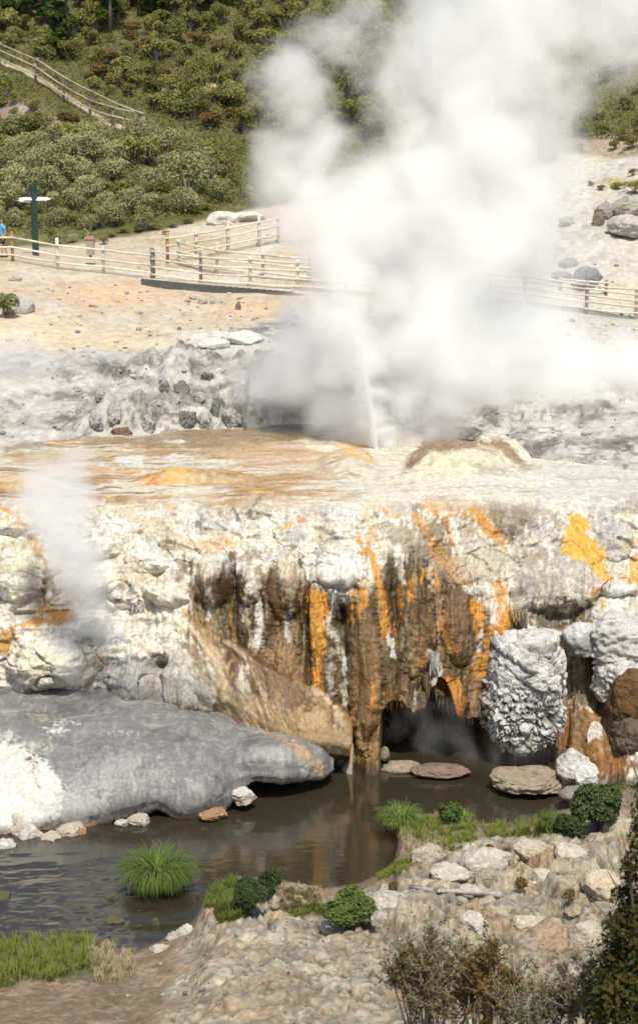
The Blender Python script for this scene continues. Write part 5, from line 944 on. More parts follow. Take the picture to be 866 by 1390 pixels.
# ------------------------------------------------------------------ plants
ML_PALE = leafmat('silver_olive_leaf', (.17, .18, .06), (.5, .475, .25), trans=.3)
ML_HEATH = leafmat('dark_heath_leaf', (.10, .115, .03), (.34, .32, .10), trans=.3)
ML_RUST = leafmat('rusty_heath_leaf', (.08, .065, .022), (.2, .12, .04), trans=.15)
ML_TREE = leafmat('dark_conifer_leaf', (.022, .048, .010), (.09, .125, .028), trans=.25)
ML_NEAR = leafmat('fresh_green_leaf', (.045, .08, .018), (.21, .26, .07), trans=.3)
ML_DEEP = leafmat('deep_green_leaf', (.03, .055, .018), (.14, .175, .06), trans=.25)
ML_GRASS = leafmat('sedge_blade', (.04, .085, .012), (.25, .33, .08), trans=.3)
ML_MOSS = leafmat('low_green_blade', (.06, .10, .015), (.27, .29, .07), trans=.3)
ML_STRAW = leafmat('dry_straw', (.26, .21, .12), (.42, .35, .22), trans=.1)
ML_DARKB = leafmat('dark_rust_leaf', (.022, .042, .010), (.12, .075, .018), trans=.25)

def leaves(centers, normals_, size, rng, elong=1.6, shade=None):
    """one bent quad per leaf, spread about its normal"""
    n = len(centers); t = rng.normal(size=(n, 3)); t -= (t * normals_).sum(1, keepdims=True) * normals_; t /= np.linalg.norm(t, axis=1, keepdims=True) + 1e-9
    b = np.cross(normals_, t); s = size * rng.uniform(.6, 1.3, (n, 1))
    V = np.stack([centers - t * s * elong * .5, centers + b * s * .5, centers + t * s * elong * .5, centers - b * s * .5], 1)
    V[:, 1] += normals_ * s * .15; V[:, 3] += normals_ * s * .15
    F = np.arange(n * 4).reshape(n, 4); g = rng.uniform(0, 1, n) if shade is None else shade
    return V.reshape(-1, 3), F, np.repeat(g, 4)[:, None].repeat(3, 1)
def crown(rng, n, blobs, size, up=.35, fill=.35):
    """leaf points on and inside a cluster of blobs: (centre, radii)"""
    wts = np.array([b[1][0] * b[1][2] for b in blobs]); wts = wts / wts.sum(); k = rng.choice(len(blobs), n, p=wts)
    d = rng.normal(size=(n, 3)); d /= np.linalg.norm(d, axis=1, keepdims=True); d[:, 2] = np.where(d[:, 2] < -.4, -d[:, 2], d[:, 2])
    C_ = np.array([b[0] for b in blobs])[k]; R_ = np.array([b[1] for b in blobs])[k]
    r = 1 - np.abs(rng.normal(size=(n, 1))) * fill * .5
    P = C_ + d * R_ * np.clip(r, .2, 1.1); nz = fbm(P[:, 0] * 4, P[:, 1] * 4, P[:, 2] * 4, 2)
    keep = (nz > -.28) & (P[:, 2] > .02); P, d = P[keep], d[keep]; nz = nz[keep]
    N = d + rng.normal(size=P.shape) * .55 + np.array([0, 0, up]); N /= np.linalg.norm(N, axis=1, keepdims=True)
    return P, N, np.clip(.5 + nz * .9 + rng.normal(size=len(P)) * .2, 0, 1)
def shrub_proto(seed, n, size, shape, leaf, nb=8, bark=M_TWIG, sub=7, elong=1.6, flat=1.0):
    """unit shrub about 1 m wide; returns (crown mesh, stem mesh)"""
    rng = np.random.RandomState(seed); blobs = []
    for i in range(sub):
        a = rng.uniform(0, 6.28); rr = rng.uniform(0, .27); z = rng.uniform(.22, .5) * flat; s = rng.uniform(.10, .26)
        blobs.append(((rr * math.cos(a), rr * math.sin(a), z), (s, s, s * rng.uniform(.75, 1.1) * flat)))
    P, N, g = crown(rng, n, blobs, size); V, F, c = leaves(P, N, size, rng, elong, g)
    cm = mk('foliage', V, F, leaf, c, smooth=False)
    m = MB()
    for i in range(nb):
        b = blobs[i % len(blobs)][0]; e_ = [b[0] * 1.25 + rng.normal() * .05, b[1] * 1.25 + rng.normal() * .05, b[2] * 1.15]
        m.add(tube([(rng.normal() * .02, rng.normal() * .02, -.1), (b[0] * .4, b[1] * .4, b[2] * .45), tuple(b), tuple(e_)], [.02, .014, .009, .003], 5, i))
    return cm, mk('stem', np.array(m.V), m.F, bark)
def place(proto, loc, s, name, lb, cat, grp=None, rz=0, sz=None):
    cm, sm_ = proto; root = empty(name, tuple(loc), rz); root.scale = (s, s, sz or s); tag(root, lb, cat, grp)
    obj('foliage', cm, root); obj('stem', sm_, root); return root
R = random.Random(5)
PALE = [shrub_proto(10 + i, 1500, .032, 0, ML_PALE, sub=9) for i in range(5)]
HEATH = [shrub_proto(30 + i, 1100, .042, 0, ML_HEATH, sub=8, flat=.8) for i in range(5)]
RUST = [shrub_proto(40 + i, 900, .042, 0, ML_RUST, sub=7, flat=.7) for i in range(2)]
print('protos', time.time() - T0)
ORD = 'first second third fourth fifth sixth seventh eighth ninth tenth eleventh twelfth thirteenth fourteenth fifteenth sixteenth seventeenth eighteenth nineteenth twentieth'.split()
def nth(i): return ORD[i] if i < 20 else 'twenty-' + ORD[i - 20]
# pale silver-olive bushes massed behind the path
cnt = 0
for row, (py, n, x0, x1, sc) in enumerate([(196, 9, -20, 150, 46), (212, 12, -20, 240, 50), (232, 13, -20, 290, 52), (252, 13, -20, 300, 52), (272, 13, -20, 310, 50), (292, 11, -20, 265, 46), (312, 9, -10, 205, 38), (328, 6, 60, 150, 24)]):
    ki = 0
    for i in range(n):
        x = x0 + (x1 - x0) * (i + .5 + R.uniform(-.25, .25)) / n; y = py + R.uniform(-6, 6)
        if math.hypot(x - 255, y - 262) < 26: continue
        h = hit(x, y, BV_H)
        if h is None: continue
        s = sc * R.uniform(.75, 1.25) * h.y / FPX * 1.15; lbt = 'bush behind the path, %s from left, %s row from top of the thicket' % (nth(ki), nth(row)); ki += x > -5
        if x < -5: lbt = 'bush behind the path cut by the left edge, %s row from top' % nth(row)
        if R.random() < .22: place(HEATH[R.randrange(5)], h, s, 'shrub', 'dark ' + lbt, 'shrub', 'dark shrubs among the pale bushes', R.uniform(0, 6.28))
        else: place(PALE[R.randrange(5)], h, s, 'shrub', 'pale ' + lbt, 'shrub', 'pale bushes behind the path', R.uniform(0, 6.28), s * R.uniform(.8, 1.15))
h = hit(255, 268, BV_H); place(PALE[2], h, 92 * h.y / FPX, 'shrub', 'largest round silvery bush with bare dark branches, right end of the thicket', 'shrub', None, 1.0)
for (x, y, s, wh) in [(300, 240, 44, 'larger middle one'), (318, 252, 30, 'third from the left'), (285, 215, 40, 'leftmost and highest'), (330, 268, 26, 'nearest the steam')]:
    h = hit(x, y, BV_H); place(HEATH[R.randrange(5)], h, s * h.y / FPX * 1.1, 'shrub', 'low dark shrub between the big silvery bush and the steam, ' + wh, 'shrub', 'shrubs right of the big silvery bush', R.uniform(0, 6))
for ki, (x, y, s) in enumerate(sorted([(170, 316, 20), (190, 314, 22), (212, 312, 22), (235, 309, 20), (255, 304, 22), (280, 285, 24), (262, 290, 22), (225, 318, 14), (150, 322, 18)])):
    h = hit(x, y, BV_H); place(HEATH[R.randrange(5)], h, s * h.y / FPX * 1.2, 'low_shrub', 'low green shrub edging the pale side path, %s from the left' % nth(ki), 'shrub', 'low shrubs edging the side path', R.uniform(0, 6), s * h.y / FPX * .7)
# heath on the hill
hc = 0
for yy in range(-14, 200, 15):
    ki = 0
    for xx in range(-24, 590, 30):
        x = xx + R.uniform(-9, 9) + (15 if (yy // 15) % 2 else 0); y = yy + R.uniform(-9, 9)
        if x < 330 and y > 176: continue
        if poly_sd(np.array([x]), np.array([y]), [(-60, 50), (60, 90), (205, 165), (205, 186), (130, 184), (40, 140), (-60, 100)])[0] < 0: continue
        if y > 172 and x > 520: continue
        if hc > 272: break
        h = hit(x, y, BV_H)
        if h is None: continue
        s = R.choice((24, 32, 38, 46, 54)) * R.uniform(.85, 1.15) * h.y / FPX; hc += 1; hl = 'heath shrub on the hillside, %s from left, %s row from top' % (nth(ki), nth((yy + 14) // 15)); ki += x > -5
        if x < -5: hl = 'heath shrub at the left edge of the hillside, %s row from the top' % nth((yy + 14) // 15)
        if R.random() < .15: place(RUST[R.randrange(2)], h, s, 'heath_shrub', 'rusty ' + hl, 'shrub', 'rusty heath shrubs on the hillside', R.uniform(0, 6.28), s * .8)
        else: place(HEATH[R.randrange(5)], h, s, 'heath_shrub', 'dark ' + hl, 'shrub', 'dark heath shrubs on the hillside', R.uniform(0, 6.28), s * R.uniform(.9, 1.35))
for i, (x, y) in enumerate(sorted((R.uniform(785, 890), R.uniform(60, 205)) for _ in range(26))):
    h = hit(x, y, BV_H); s = R.uniform(24, 36) * h.y / FPX; place(HEATH[R.randrange(5)], h, s, 'heath_shrub', 'dark shrub on the hillside right of the steam, %s from the left' % nth(i), 'shrub', 'shrubs right of the steam', R.uniform(0, 6))
for (x, y, s, wh) in [(860, 262, 40, 'largest, at the right edge'), (838, 258, 26, 'second largest'), (815, 258, 20, 'small, second from the left'), (800, 252, 16, 'smallest, leftmost'), (858, 238, 22, 'highest up the slope')]:
    h = hit(x, y, BV_H); place(HEATH[R.randrange(5)], h, s * h.y / FPX, 'low_shrub', 'yellow green shrub above the far right boulders, ' + wh, 'shrub', 'shrubs above the far right boulders', R.uniform(0, 6), s * h.y / FPX * .7)
# low heath cover between the shrubs
def cover():
    rng = np.random.RandomState(3); Q = HP[228:400:1, 60:-60]; r_, c_ = Q.shape[:2]; px, py = proj(Q)
    vis = (px > -60) & (px < 930) & (py < 325) & (py > -60)
    vp = np.interp(px, [-100, 0, 130, 200, 280, 330, 420, 560, 640, 700, 780, 866], [332, 332, 322, 314, 296, 280, 274, 276, 250, 220, 190, 190]); vis &= (py < vp)
    tr = seg_d(px, py, [(-200, 20), (0, 84), (50, 108), (100, 142), (150, 170), (196, 178)]) < 5; vis &= ~tr
    vis &= ~((np.hypot((px - 30) / 40, (py - 150) / 16) < 1) | (np.hypot((px - 270) / 24, (py - 122) / 5) < 1))
    ii = np.argwhere(vis); k = ii[rng.randint(0, len(ii), 110000)]; P = Q[k[:, 0], k[:, 1]] + rng.normal(size=(len(k), 3)) * np.array([.15, .3, .0]); P[:, 2] += rng.uniform(.0, .32, len(k))
    N = rng.normal(size=P.shape) * .7 + np.array([0, -.3, .8]); N /= np.linalg.norm(N, axis=1, keepdims=True)
    g = np.clip(.45 + .9 * fbm(P[:, 0] * .5, P[:, 1] * .5, 1, 3) + rng.normal(size=len(P)) * .15, 0, 1)
    V, F, c = leaves(P, N, .10, rng, 1.8, g); o = obj('heath_cover', mk('heath_cover', V, F, ML_HEATH, c, smooth=False)); tag(o, 'low dark green heath covering the hillside between the shrubs', 'ground cover', None, 'stuff')
cover()
# dark trees at the top left
def tree(px, py, h_px, w_px, seed, lb, grp=None):
    h = hit(px, py, BV_H); H = h_px * h.y / FPX; Wd = w_px * h.y / FPX; rng = np.random.RandomState(seed); root = empty('tree', tuple(h)); tag(root, lb, 'tree', grp)
    MB().add(tube([(0, 0, -.4), (.05, 0, H * .4), (0, .05, H * .75), (0, 0, H * .96)], [.16, .12, .07, .02], 8, seed)).build('trunk', M_BARK, root)
    blobs = []
    for i in range(22):
        t = rng.uniform(.05, 1); rr = Wd / 2 * (1 - t * .75) * rng.uniform(.2, .85); a = rng.uniform(0, 6.28); s = Wd * rng.uniform(.12, .2) * (1.1 - t * .5); blobs.append(((rr * math.cos(a), rr * math.sin(a), H * (.08 + t * .88)), (s, s, s * .7)))
    P, N, g = crown(rng, 5200, blobs, .1, .3, .5); V, F, c = leaves(P, N, .14, rng, 2, g); obj('crown', mk('crown', V, F, ML_TREE, c, smooth=False), root)
    m = MB()
    for b in blobs[:12]: m.add(tube([(0, 0, b[0][2] * .8), tuple(b[0])], [.05, .015], 5))
    m.build('limb', M_BARK, root)
for i, (x, y, hh, ww, lb) in enumerate([(92, 78, 120, 74, 'dark bushy conifer above the stair fence at upper left, lowest reaching'), (62, 50, 120, 60, 'dark conifer at upper left, left of the lowest reaching one'), (150, 48, 110, 66, 'dark conifer at upper left, right of the lowest reaching one'), (20, 26, 90, 60, 'dark tree in the top left corner'), (215, 22, 80, 70, 'dark tree at the top edge, second from the steam'), (290, 8, 60, 70, 'dark tree at the top edge, nearest the steam'), (120, 14, 100, 70, 'dark conifer behind the three lower ones')]): tree(x, y, hh, ww, 300 + i, lb)
print('hill plants', time.time() - T0)

# ---------- grasses
def blades(pts, rng, hmin, hmax, wid, droop, nseg=4, lean=None, g=None):
    """arching strips from base points; lean = preferred outward direction per blade"""
    n = len(pts); a = rng.uniform(0, 2 * np.pi, n) if lean is None else lean; L_ = rng.uniform(hmin, hmax, n); dr = rng.uniform(.5, 1.2, n) * droop
    d = np.stack([np.cos(a), np.sin(a)], -1); side = np.stack([-np.sin(a), np.cos(a), 0 * a], -1); V = []
    th = np.zeros(n) + rng.uniform(.05, .35, n) * (1 if droop else .6); p_ = np.array(pts, float); g = rng.uniform(0, 1, n) if g is None else g; CC = []
    for k in range(nseg + 1):
        w_ = wid * (1 - (k / nseg) ** 1.6 * .92) * .5; V.append(p_ - side * w_); V.append(p_ + side * w_); CC += [g, g]
        st_ = L_ / nseg; p_ = p_ + np.concatenate([d * (np.sin(th) * st_)[:, None], (np.cos(th) * st_)[:, None]], 1); th = th + dr / nseg * (1 + .5 * k)
    V = np.stack(V, 1); m = 2 * (nseg + 1); F = []
    for k in range(nseg): F.append(np.array([2 * k, 2 * k + 1, 2 * k + 3, 2 * k + 2]))
    F = (np.arange(n)[:, None, None] * m + np.array(F)[None]).reshape(-1, 4); c = np.stack(CC, 1).reshape(-1)[:, None].repeat(3, 1)
    return V.reshape(-1, 3), F, c
def tussock(px, py, wpx, hpx, seed, lb, n=1500, Y=None, zb=None, cone=.3, cat='sedge', bw=.011, leaf=None):
    rng = np.random.RandomState(seed)
    if Y is None:
        h = hit(px, py, BV_B); b = np.array(h)
    else: b = at(px, py, Y)
    Wd = wpx * b[1] / FPX; H = hpx * b[1] / FPX; a = rng.uniform(0, 6.28, n); r = np.sqrt(rng.uniform(0, 1, n)) * Wd * .27
    pts = np.stack([r * np.cos(a), r * np.sin(a), r * 0 + .0 + H * .15 * (1 - r / (Wd * .27 + 1e-6))], -1)
    V, F, c = blades(pts, rng, H * .45, H * 1.45, bw, 2.6, 5, a + rng.normal(size=n) * .45)
    V[:, 2] = np.maximum(V[:, 2], .005)
    root = empty('sedge_tussock', tuple(b)); tag(root, lb, cat)
    obj('blades', mk('blades', V, F, leaf or ML_GRASS, c, smooth=True), root)
    k = max(30, n // 8); V, F, c = blades(pts[:k], rng, H * .5, H * 1.25, bw, 3.0, 5, a[:k] + rng.normal(size=k) * .8); V[:, 2] = np.maximum(V[:, 2], .005); obj('dead_blades', mk('dead_blades', V, F, ML_STRAW, c, smooth=True), root)
    rm = rock_mesh('root_clump', (Wd * .55, Wd * .55, H * .4), seed, n=3, c=(.12, .1, .05), c2=(.06, .05, .03)); o = obj('root_clump', rm, root, (0, 0, -H * .12)); return root
yt = float(yz(215, 1205, 0.0)); tussock(215, 1203, 92, 62, 401, 'big round bright green sedge tussock growing out of the stream', n=2600, Y=yt)
tussock(545, 1122, 54, 40, 402, 'spiky green sedge tussock at the tip of the grassy spit', n=900)
tussock(748, 1124, 34, 30, 403, 'small spiky green tussock left of the leafy bush on the spit', n=500)
tussock(628, 1088 + 26, 30, 20, 404, 'tiny sedge tuft beside the upright pale boulder', n=260)
def grass(name, polys, n, hmin, hmax, wid, lb, seed, leaf, cat='grass', droop=1.0):
    rng = np.random.RandomState(seed); pts = []; A = [abs(sum(q[i][0] * q[(i + 1) % len(q)][1] - q[(i + 1) % len(q)][0] * q[i][1] for i in range(len(q)))) for q in polys]; tot = sum(A)
    for q, ar in zip(polys, A):
        xs = [v[0] for v in q]; ys = [v[1] for v in q]; m = int(n * ar / tot); X = rng.uniform(min(xs), max(xs), m * 3); Y = rng.uniform(min(ys), max(ys), m * 3); sdv = poly_sd(X + rng.normal(size=m * 3) * 2, Y + rng.normal(size=m * 3), q); ok = np.where((sdv < 0) & (fbm(X / 14., Y / 8., seed, 2) > -.08))[0][:m]
        for k in ok:
            h = hit(X[k], Y[k], BV_B)
            if h is not None: pts.append((h.x, h.y, h.z - .01))
    V, F, c = blades(np.array(pts), rng, hmin, hmax, wid, droop, 3); o = obj(name, mk(name, V, F, leaf, c)); tag(o, lb, cat, None, 'stuff')
grass('grass', [[(-60, 1275), (40, 1272), (90, 1266), (118, 1268), (132, 1280), (118, 1296), (130, 1312), (100, 1322), (70, 1334), (40, 1328), (10, 1342), (-60, 1338)]], 7000, .07, .22, .012, 'short bright grass along the stream in the lower left corner', 1, ML_MOSS)
grass('grass', [[(492, 1190), (520, 1180), (556, 1158), (566, 1166), (552, 1182), (520, 1194)]], 4000, .03, .08, .012, 'low mossy green strip sloping down to the water', 2, ML_MOSS)
grass('grass', [[(534, 1122), (560, 1112), (640, 1110), (655, 1135), (615, 1158), (575, 1142), (540, 1142)], [(650, 1122), (700, 1110), (745, 1112), (790, 1120), (780, 1132), (700, 1136), (660, 1138)]], 9000, .05, .16, .012, 'patchy green grass on the spit below the pale boulder', 3, ML_MOSS)
grass('grass', [[(278, 1232), (290, 1205), (322, 1192), (345, 1215), (335, 1245), (300, 1256)]], 4500, .08, .2, .012, 'bright green grass cushion left of the reedy shrub', 4, ML_MOSS)
grass('dry_grass', [[(375, 1205), (440, 1210), (440, 1232), (380, 1240)], [(545, 1140), (610, 1142), (606, 1160), (550, 1158)], [(535, 1120), (560, 1125), (556, 1146), (536, 1140)], [(120, 1278), (180, 1285), (185, 1330), (130, 1335)], [(590, 1098), (640, 1095), (640, 1112), (595, 1112)]], 7000, .05, .15, .011, 'straw coloured dry grass in patches on the near bank', 5, ML_STRAW, 'dry grass')
grass('grass', [[(385, 1232), (430, 1226), (440, 1240), (400, 1246)], [(810, 1045), (880, 1030), (880, 1070), (800, 1075)]], 3500, .05, .16, .012, 'thin green grass beside the shrubs of the near bank', 6, ML_MOSS)
# leafy near shrubs
def near_shrub(px, py, wpx, hpx, seed, leaf, lb, n=3500, lsz=.03, sub=12, name='shrub', el=1.8, Y=None, nb=14, bark=M_BARK):
    if Y is None: b = hit(px, py, BV_B)
    else: b = Vector(at(px, py, Y))
    Wd = wpx * b.y / FPX; H = hpx * b.y / FPX; cm, sm_ = shrub_proto(seed, n, lsz / Wd, 0, leaf, nb=nb, sub=sub, elong=el, bark=bark); return place((cm, sm_), b, Wd * 1.12, name, lb, 'shrub', None, 0, H * 1.35)
near_shrub(472, 1258, 90, 58, 501, ML_NEAR, 'rounded bright leafy shrub between the pale stones at the bottom centre', 4200, .045)
near_shrub(340, 1244, 62, 58, 502, ML_DEEP, 'dark green reedy shrub on the bank left of the leafy one', 5000, .03, el=4)
near_shrub(612, 1118, 44, 38, 503, ML_NEAR, 'small leafy shrub on the spit beside the upright boulder', 1800, .04)
near_shrub(812, 1128, 88, 82, 504, ML_DEEP, 'dark leafy bush on the right shore above the slabs', 5200, .045)
near_shrub(775, 1135, 50, 34, 505, ML_DEEP, 'low skirt of the leafy bush on the right shore', 1800, .04)
near_shrub(10, 432, 34, 40, 506, ML_PALE, 'grey green shrub at the left edge of the sandy slope', 1800, .06, Y=hit(8, 432, BV_H).y)
near_shrub(365, 1215, 36, 40, 507, ML_DEEP, 'thin reed clump behind the reedy shrub', 1200, .03, el=7)
for i, (x, y, w_, h_, lb) in enumerate([(706, 1212, 34, 32, 'small grey green heath plant on the pale slabs, centre'), (665, 1158, 20, 16, 'tiny heath plant at the foot of the largest slab'), (775, 1228, 34, 30, 'sparse brownish heath plant near the dark hollow'), (532, 1212, 24, 22, 'tiny grey plant left of the driftwood'), (820, 1222, 30, 20, 'pale grey sprig beside the dark bush'), (690, 1160, 16, 12, 'tiny green sprig on the slab top')]): near_shrub(x, y, w_, h_, 520 + i, ML_RUST if i != 4 else ML_PALE, lb, 420, .022, sub=6, name='heath_plant', bark=M_TWIG)
# twiggy heath in the foreground, softly out of focus
def twiggy(px, base_py, Y, wpx, hpx, seed, lb, leaf, nt=60, nl=2600, zb=None):
    rng = np.random.RandomState(seed); b = at(px, base_py, Y); zg = drop(b[0], b[1], BV_B, 14); b[2] = zg if zg is not None else b[2]
    top = at(px, base_py - hpx, Y)[2]; H = top - b[2]; Wd = wpx * Y / FPX; root = empty('heath_bush', tuple(b)); tag(root, lb, 'bush'); m = MB(); ends = []
    for i in range(nt):
        a = rng.uniform(0, 6.28); rr = np.sqrt(rng.uniform(0, 1)) * Wd / 2; hh = H * rng.uniform(.55, 1) * (1 - .35 * (rr / (Wd / 2)) ** 2); e_ = np.array([rr * math.cos(a), rr * math.sin(a) * .7, hh]); mid = e_ * np.array([.75, .75, .5]) + rng.normal(size=3) * .1
        m.add(tube([(e_[0] * .55, e_[1] * .55, -.1), tuple(mid), tuple(e_)], [.014, .009, .003], 5, i))
        for j in range(9):
            t = rng.uniform(.1, 1); q = mid + (e_ - mid) * t; q2 = q + rng.normal(size=3) * np.array([.1, .1, .05]) * H + np.array([0, 0, .14 * H]); m.add(tube([tuple(q), tuple(q2)], [.005, .002], 4)); ends.append((q, q2))
        ends.append((mid, e_))
    m.build('twigs', M_TWIG, root); k = rng.randint(0, len(ends), nl); t = rng.uniform(0.1, 1, (nl, 1)); A = np.array([ends[i][0] for i in k]); B_ = np.array([ends[i][1] for i in k]); P = A + (B_ - A) * t + rng.normal(size=A.shape) * .02
    N = rng.normal(size=P.shape); N /= np.linalg.norm(N, axis=1, keepdims=True); V, F, c = leaves(P, N, .022, rng, 2.2); obj('foliage', mk('foliage', V, F, leaf, c, smooth=False), root)
ML_HB = leafmat('olive_brown_heath', (.06, .07, .025), (.2, .16, .08), trans=.2)
twiggy(590, 1400, 15.0, 150, 150, 601, 'olive brown twiggy heath bush at the bottom edge, centre right', ML_HB, 30, 9000)
twiggy(660, 1405, 14.6, 110, 140, 602, 'reddish brown twiggy heath bush at the bottom edge, beside the olive one', ML_RUST, 24, 6500)
twiggy(720, 1420, 14.0, 110, 110, 603, 'sparse bare twigged bush low at the bottom right', ML_HB, 22, 2600)
twiggy(785, 1420, 13.8, 90, 140, 604, 'bare twigs with few leaves in front of the dark bush', ML_HB, 20, 2600)
# the big dark rusty bush at the right edge
def darkbush():
    rng = np.random.RandomState(77); Y = 13.0; b = at(905, 1420, Y); zg = drop(b[0], b[1], BV_B, 14); b[2] = zg if zg else b[2]; root = empty('bush', tuple(b)); tag(root, 'large dark rust tipped bush filling the lower right edge, close to the camera', 'bush')
    blobs = []
    for (x, y, r_) in [(872, 1075, 22), (886, 1105, 34), (868, 1130, 16), (880, 1155, 34), (854, 1178, 16), (876, 1195, 38), (848, 1225, 26), (862, 1240, 26), (838, 1262, 24), (880, 1260, 60), (842, 1290, 38), (868, 1310, 55), (836, 1330, 36), (920, 1150, 70), (930, 1240, 80), (840, 1350, 60), (900, 1360, 80), (840, 1385, 50)]:
        p_ = at(x, y, Y + rng.uniform(-.25, .3)) - b; s = r_ * Y / FPX; blobs.append((tuple(p_), (s, s * 1.1, s)))
    P, N, g = crown(rng, 12000, blobs, .03, .3, .7); V, F, c = leaves(P, N, .034, rng, 2.2, g); obj('foliage', mk('foliage', V, F, ML_DARKB, c, smooth=False), root); m = MB()
    for i, q in enumerate(blobs):
        e_ = np.array(q[0]); m.add(tube([(rng.normal() * .06, rng.normal() * .06, -.1), tuple(e_ * .5 + rng.normal(size=3) * .08), tuple(e_), tuple(e_ * 1.08 + np.array([rng.normal() * .1 - .05, 0, .2]))], [.035, .022, .012, .004], 6, i))
    m.build('branches', M_BARK, root)
darkbush()
print('near plants', time.time() - T0)

# ------------------------------------------------------------------ steam: density sampled on a grid inside each cloud's own volume
def steammat(name, k, g=.1):
    m = bpy.data.materials.new(name); m.use_nodes = True; nt = m.node_tree; nt.nodes.clear(); N, L = nt.nodes.new, nt.links.new
    v = N('ShaderNodeVolumePrincipled'); v.inputs['Color'].default_value = (.972, .972, .958, 1); v.inputs['Density'].default_value = k; v.inputs['Anisotropy'].default_value = g; v.inputs['Density Attribute'].default_value = 'density'
    o = N('ShaderNodeOutputMaterial'); L(v.outputs[0], o.inputs['Volume']); return m
def steam(name, lo, hi, vox, densf, k, lb, g=.1):
    lo, hi = np.array(lo, float), np.array(hi, float); res = np.maximum(((hi - lo) / vox).astype(int) + 1, 4)
    ax = [np.linspace(lo[i], hi[i], res[i]) for i in range(3)]; X, Y, Z = np.meshgrid(*ax, indexing='ij')
    D = densf(X, Y, Z).astype(np.float32); print(name, res, D.mean(), D.max())
    for i in range(3):                                # fade to nothing at the sides of the box
        sl0 = [slice(None)] * 3; sl0[i] = 0; D[tuple(sl0)] = 0; sl0[i] = -1; D[tuple(sl0)] = 0
    me = bpy.data.meshes.new(name); n = D.size; me.vertices.add(n)
    co = np.zeros((n, 3), np.float32); co[0] = lo; co[-1] = hi; me.vertices.foreach_set('co', (co).ravel())
    a = me.attributes.new('d', 'FLOAT', 'POINT'); a.data.foreach_set('value', D.ravel())
    mat = steammat(name + '_vapour', k, g); me.materials.append(mat)
    o = obj(name, me); tag(o, lb, 'steam', None, 'stuff')
    ng = bpy.data.node_groups.new(name + '_cloud', 'GeometryNodeTree'); ng.interface.new_socket('Geometry', in_out='INPUT', socket_type='NodeSocketGeometry'); ng.interface.new_socket('Geometry', in_out='OUTPUT', socket_type='NodeSocketGeometry')
    N, L = ng.nodes.new, ng.links.new; gi, go = N('NodeGroupInput'), N('NodeGroupOutput')
    vc = N('GeometryNodeVolumeCube'); vc.inputs['Min'].default_value = lo; vc.inputs['Max'].default_value = hi
    for nm, r_ in zip(('Resolution X', 'Resolution Y', 'Resolution Z'), res): vc.inputs[nm].default_value = int(r_)
    pos = N('GeometryNodeInputPosition'); s1 = N('ShaderNodeVectorMath'); s1.operation = 'SUBTRACT'; L(pos.outputs[0], s1.inputs[0]); s1.inputs[1].default_value = lo
    s2 = N('ShaderNodeVectorMath'); s2.operation = 'MULTIPLY'; L(s1.outputs[0], s2.inputs[0]); s2.inputs[1].default_value = (res - 1) / (hi - lo)
    s3 = N('ShaderNodeVectorMath'); s3.operation = 'ADD'; L(s2.outputs[0], s3.inputs[0]); s3.inputs[1].default_value = (.5, .5, .5)
    s4 = N('ShaderNodeVectorMath'); s4.operation = 'FLOOR'; L(s3.outputs[0], s4.inputs[0])
    s5 = N('ShaderNodeVectorMath'); s5.operation = 'DOT_PRODUCT'; L(s4.outputs[0], s5.inputs[0]); s5.inputs[1].default_value = (float(res[1] * res[2]), float(res[2]), 1.0)
    si = N('GeometryNodeSampleIndex'); si.data_type = 'FLOAT'; si.domain = 'POINT'; na = N('GeometryNodeInputNamedAttribute'); na.data_type = 'FLOAT'; na.inputs['Name'].default_value = 'd'
    L(gi.outputs[0], si.inputs['Geometry']); L(na.outputs[0], si.inputs['Value']); f2i = N('FunctionNodeFloatToInt'); L(s5.outputs['Value'], f2i.inputs[0]); L(f2i.outputs[0], si.inputs['Index'])
    L(si.outputs[0], vc.inputs['Density']); smn = N('GeometryNodeSetMaterial'); smn.inputs['Material'].default_value = mat; L(vc.outputs[0], smn.inputs[0]); L(smn.outputs[0], go.inputs[0])
    md = o.modifiers.new('cloud', 'NODES'); md.node_group = ng; return o
def puffs(X, Y, Z, P_, warp=.9, nscale=.45, hard=2.2, seed=0.0, curl=0.0):
    if curl: X = X + curl * fbm(X * .35, Y * .35, Z * .35 + 5, 3); Z = Z + curl * fbm(X * .35 + 9, Y * .35, Z * .35, 3); X = X + curl * .35 * fbm(X * 1.3, Y * 1.3, Z * 1.3, 2); Z = Z + curl * .35 * fbm(X * 1.3 + 5, Y * 1.3, Z * 1.3, 2)
    """soft union of puffs (px, py, radius px, depth, weight), broken up by noise"""
    s_ = np.full(X.shape, -9., np.float32); wgt = np.zeros(X.shape, np.float32)
    for (px, py, r_, Yc, wt) in P_:
        c = at(px, py, Yc); R_ = r_ * Yc / FPX; d = 1 - np.sqrt((X - c[0]) ** 2 + ((Y - c[1]) * .85) ** 2 + (Z - c[2]) ** 2) / R_
        up_ = d > s_; s_ = np.where(up_, d, s_); wgt = np.maximum(wgt, wt * sm(-.25, .35, d))
    n = fbm(X * nscale, Y * nscale + seed, Z * nscale - 3, 5, .58); n2 = billow(X * nscale * 1.7, Y * nscale * 1.7, Z * nscale * 1.7 + seed, 4, .55)
    v = s_ + warp * n * .8 + (n2 - .28) * .9 * warp
    return np.clip(v * hard, 0, 1) * wgt
